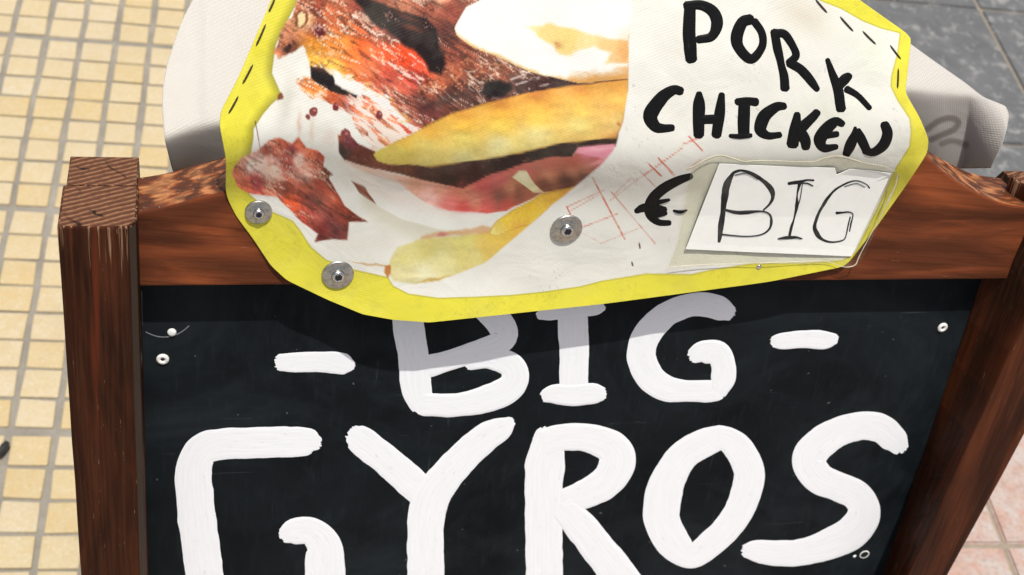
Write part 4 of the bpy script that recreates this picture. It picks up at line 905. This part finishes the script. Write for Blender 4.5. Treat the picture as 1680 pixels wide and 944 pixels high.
# ---- the BIG card in its plastic sleeve
card = empty('price_card', 'white paper card handwritten BIG inside a torn clear plastic sleeve on the banner', 'card', BM)
def H_off(o): return lambda X, Y: H_card(X, Y) + o
def H_card(X, Y):
    x, y = topx(X, Y, RAIL_N); n = np.interp(y, [240, 300, 350, 400, 445], [12.6, 8.8, 5.6, 4.4, 4.8]) + (fbm(x / 130, y / 130, 2, 8) - .5) * .8
    return np.maximum(RAIL_N + n * .001, H_ban(X, Y) + .0013)
def patch(name, poly, off, thick, mat, parent, step=8.0, label=None):
    poly = np.array(poly, float); n = len(poly)
    # dense boundary, then triangulate a fan grid: scale rings towards the centroid
    B = []
    for i in range(n):
        a, b = poly[i], poly[(i + 1) % n]; k = max(1, int(np.linalg.norm(b - a) / step)); B += [a + (b - a) * j / k for j in range(k)]
    B = np.array(B); c = B.mean(0); rings = [c + (B - c) * s for s in (1, .86, .7, .52, .34, .16)]
    P2 = np.vstack(rings + [c[None]]); P = hit(P2[:, 0], P2[:, 1], H_off(off)); m = len(B); R = len(rings); F = []
    for r in range(R - 1):
        for i in range(m): F.append((r * m + i, r * m + (i + 1) % m, (r + 1) * m + (i + 1) % m, (r + 1) * m + i))
    for i in range(m): F.append(((R - 1) * m + i, (R - 1) * m + (i + 1) % m, R * m))
    o = mesh_obj(name, P, F, mat, parent, mat is M_SLEEVE, label=label); me = o.data; nz = np.empty(len(me.polygons) * 3); me.polygons.foreach_get('normal', nz)
    if nz.reshape(-1, 3)[:, 2].mean() < 0: me.flip_normals()
    md = o.modifiers.new('thickness', 'SOLIDIFY'); md.thickness = thick; md.offset = -1; return o
SLV = [(1135, 275), (1150, 262), (1180, 255), (1215, 258), (1260, 264), (1330, 264), (1375, 260), (1410, 267), (1445, 274), (1472, 286), (1477, 294), (1462, 330), (1440, 372), (1418, 420), (1408, 435), (1395, 439), (1368, 433), (1300, 434), (1235, 434), (1170, 434), (1097, 438), (1104, 420), (1112, 400), (1125, 330)]
patch('plastic_back', SLV, -.0008, .0002, M_SLEEVE, card)
paper = patch('paper', [(1180, 269), (1222, 271), (1270, 273), (1330, 275), (1370, 276), (1373, 287), (1395, 277.5), (1430, 281), (1462, 285), (1430, 352), (1397, 421), (1330, 418), (1230, 414), (1125, 409), (1152, 340)], 0, .0003, M_PAPER, card)
S_CARD = lambda x, y: hit(np.asarray(x, float), np.asarray(y, float), H_off(.00005))
z8s = lambda L, k=1.0: [(1060 + a / 4, 220 + b / 4, w / 4 * k) for a, b, w in L]
PEN = [
 [z8s([(570, 262, 20), (535, 330, 44), (512, 440, 40), (500, 540, 36), (487, 640, 34), (478, 708, 20)]), z8s([(545, 285, 16), (580, 250, 18), (640, 240, 14), (730, 280, 24), (815, 355, 34), (832, 410, 26), (810, 460, 16), (770, 500, 10)]), z8s([(510, 495, 14), (580, 512, 22), (650, 515, 24), (760, 508, 12), (812, 530, 12), (822, 580, 18), (805, 628, 14), (750, 662, 9), (650, 672, 8), (495, 660, 12)]), z8s([(580, 270, 5), (660, 258, 5), (740, 300, 5)])],
 [z8s([(935, 328, 22), (1000, 316, 24), (1060, 302, 12), (1100, 305, 14)]), z8s([(1010, 326, 10), (1060, 325, 10), (1095, 342, 10)]), z8s([(1005, 325, 26), (992, 400, 10), (990, 470, 24), (970, 560, 10), (955, 610, 18), (942, 672, 18)]), z8s([(1025, 330, 6), (1012, 420, 6), (995, 480, 5)]), z8s([(865, 690, 10), (930, 680, 24), (985, 678, 16), (1025, 688, 8)])],
 [z8s([(1466, 356, 12), (1445, 330, 7), (1385, 308, 8), (1320, 322, 12), (1240, 368, 14), (1190, 425, 18), (1150, 490, 18), (1118, 560, 20), (1105, 610, 24), (1125, 660, 32), (1160, 695, 18), (1215, 710, 12), (1280, 702, 9), (1308, 680, 8), (1325, 600, 10), (1340, 545, 10)]), z8s([(1250, 518, 24), (1290, 515, 14), (1330, 512, 10), (1358, 528, 8), (1345, 590, 12), (1335, 640, 8)]), z8s([(1440, 350, 4), (1380, 325, 4), (1300, 345, 4)])],
]
for st in PEN: ribbon('pen_letter', st, S_CARD, M_PEN, paper, .00022, 2.5, .5, 1.0, 5, hgt=.00005, lift=.00004)
patch('plastic_front', SLV, .0006, .00015, M_SLEEVE, card)
# torn, yellowed rim of the sleeve
M_TORN = mat_plain('yellowed_film_edge', (.56, .53, .40), .55, noise_amt=.35, nscale=160)
S_SLV = lambda x, y: hit(np.asarray(x, float), np.asarray(y, float), H_off(.0007))
ribbon('torn_edge', [z8s([(270, 235, 10), (330, 205, 18), (400, 165, 16), (480, 140, 14), (560, 158, 18), (640, 182, 14), (720, 176, 9), (860, 178, 8), (1000, 184, 9), (1100, 184, 12), (1180, 160, 22), (1270, 150, 24), (1360, 172, 16), (1440, 192, 8), (1560, 212, 7), (1640, 245, 8)], .7)], S_SLV, M_TORN, card, .00012, 3, 1.4, .5, 5, hgt=.0001)
ribbon('torn_edge', [z8s([(1650, 262, 8), (1640, 330, 12), (1600, 420, 16), (1560, 500, 10), (1480, 650, 8), (1400, 800, 10), (1370, 860, 12), (1300, 872, 8), (1180, 836, 7), (1000, 838, 6), (700, 848, 6), (400, 858, 6), (155, 872, 8)], .6)], S_SLV, M_TORN, card, .00012, 3, 1.6, .5, 5, hgt=.0001)

# ================================================================== the second banner on the rear half, seen from its white back
def H_rear(X, Y):
    x, y = topx(X, Y, -.06); sm = 7.0
    yc = np.interp(x, [250, 340, 900, 1500, 1640], [226, 208, 170, 150, 166])     # crease where it flops over
    d = y - yc
    up = np.where(d < 0, d * .62, 0); dn = np.where(d > 0, -d * .26, 0)
    cf = np.interp(x, [300, 420, 1450, 1550, 1596, 1640], [.17, .17, .16, .10, .10, -.42]); soft = -np.sqrt(d * d + sm * sm) * (.62 + cf) / 2 + d * (.62 - cf) / 2 + sm * (.62 + cf) / 2
    n = -66 + soft + (fbm(x / 120, y / 100, 2, 61) - .5) * 5
    n = n + sstep(1590, 1670, x) * 5 * sstep(130, 190, y) + sstep(330, 262, x) * 8
    return n * .001
S_REAR = lambda x, y: hit(np.asarray(x, float), np.asarray(y, float), H_rear, .0, -.6)
Lr_ = [(345, -90), (316, 0), (300, 30), (287, 65), (274, 105), (267, 140), (265.5, 175), (268, 205), (270, 229), (276, 252), (282, 276), (290, 300)]
Rr_ = [(1450, 30), (1480, 62), (1510, 84), (1535, 102), (1585, 137), (1612, 159), (1634, 168), (1650, 174), (1656, 188), (1652, 212), (1643, 240), (1625, 276)]
La2, Ra2 = spread(Lr_, Rr_, 150); La2, Ra2 = smooth1(La2, 2), smooth1(Ra2, 2)
t2 = np.linspace(0, 1, 620)[None, :, None]; GR = La2[:, None] * (1 - t2) + Ra2[:, None] * t2
def paint_rear(x, y):
    c = np.empty(x.shape + (3,)); c[:] = (221, 217, 209)
    def stroke(pts, w, a):
        nonlocal c
        C = catmull([(p[0], p[1], 0) for p in pts], 3)[:, :2]; d = np.full(x.shape, 1e9)
        bb = (x > C[:, 0].min() - 30) & (x < C[:, 0].max() + 30)
        for p in C: d[bb] = np.minimum(d[bb], np.hypot(x[bb] - p[0], y[bb] - p[1]))
        m = (sstep(w + 2, w - 2, d) * a)[..., None]; c = c * (1 - m) + np.array((120, 108, 98)) * m
    stroke([(1522, 212), (1540, 199), (1560, 194), (1572, 200), (1566, 212), (1545, 222), (1528, 229)], 5, .5)
    stroke([(1545, 236), (1562, 231), (1585, 238)], 5, .4)
    return c
rearb = empty('rear_banner', 'second vinyl banner on the far half of the board, its white woven back showing', 'banner', BM)
sheet('white_sheet', GR[..., 0], GR[..., 1], S_REAR, paint_rear(GR[..., 0], GR[..., 1]), [M_REAR, M_RIM], rearb, .0008)

# ================================================================== small things on the ground
a, b, c3 = ground(13, 732), ground(5, 744), ground(-40, 790)
mid = (b + c3) / 2
cab = tube('cable_end', [np.array([p[0], p[1], .0085]) for p in (a, a * .6 + b * .4, b, b * .6 + mid * .4, mid, c3)], .0055, M_RUBBER, None, 12, .7)
tag(cab, 'short black cable end lying on the yellow tiles at the left edge', 'cable')
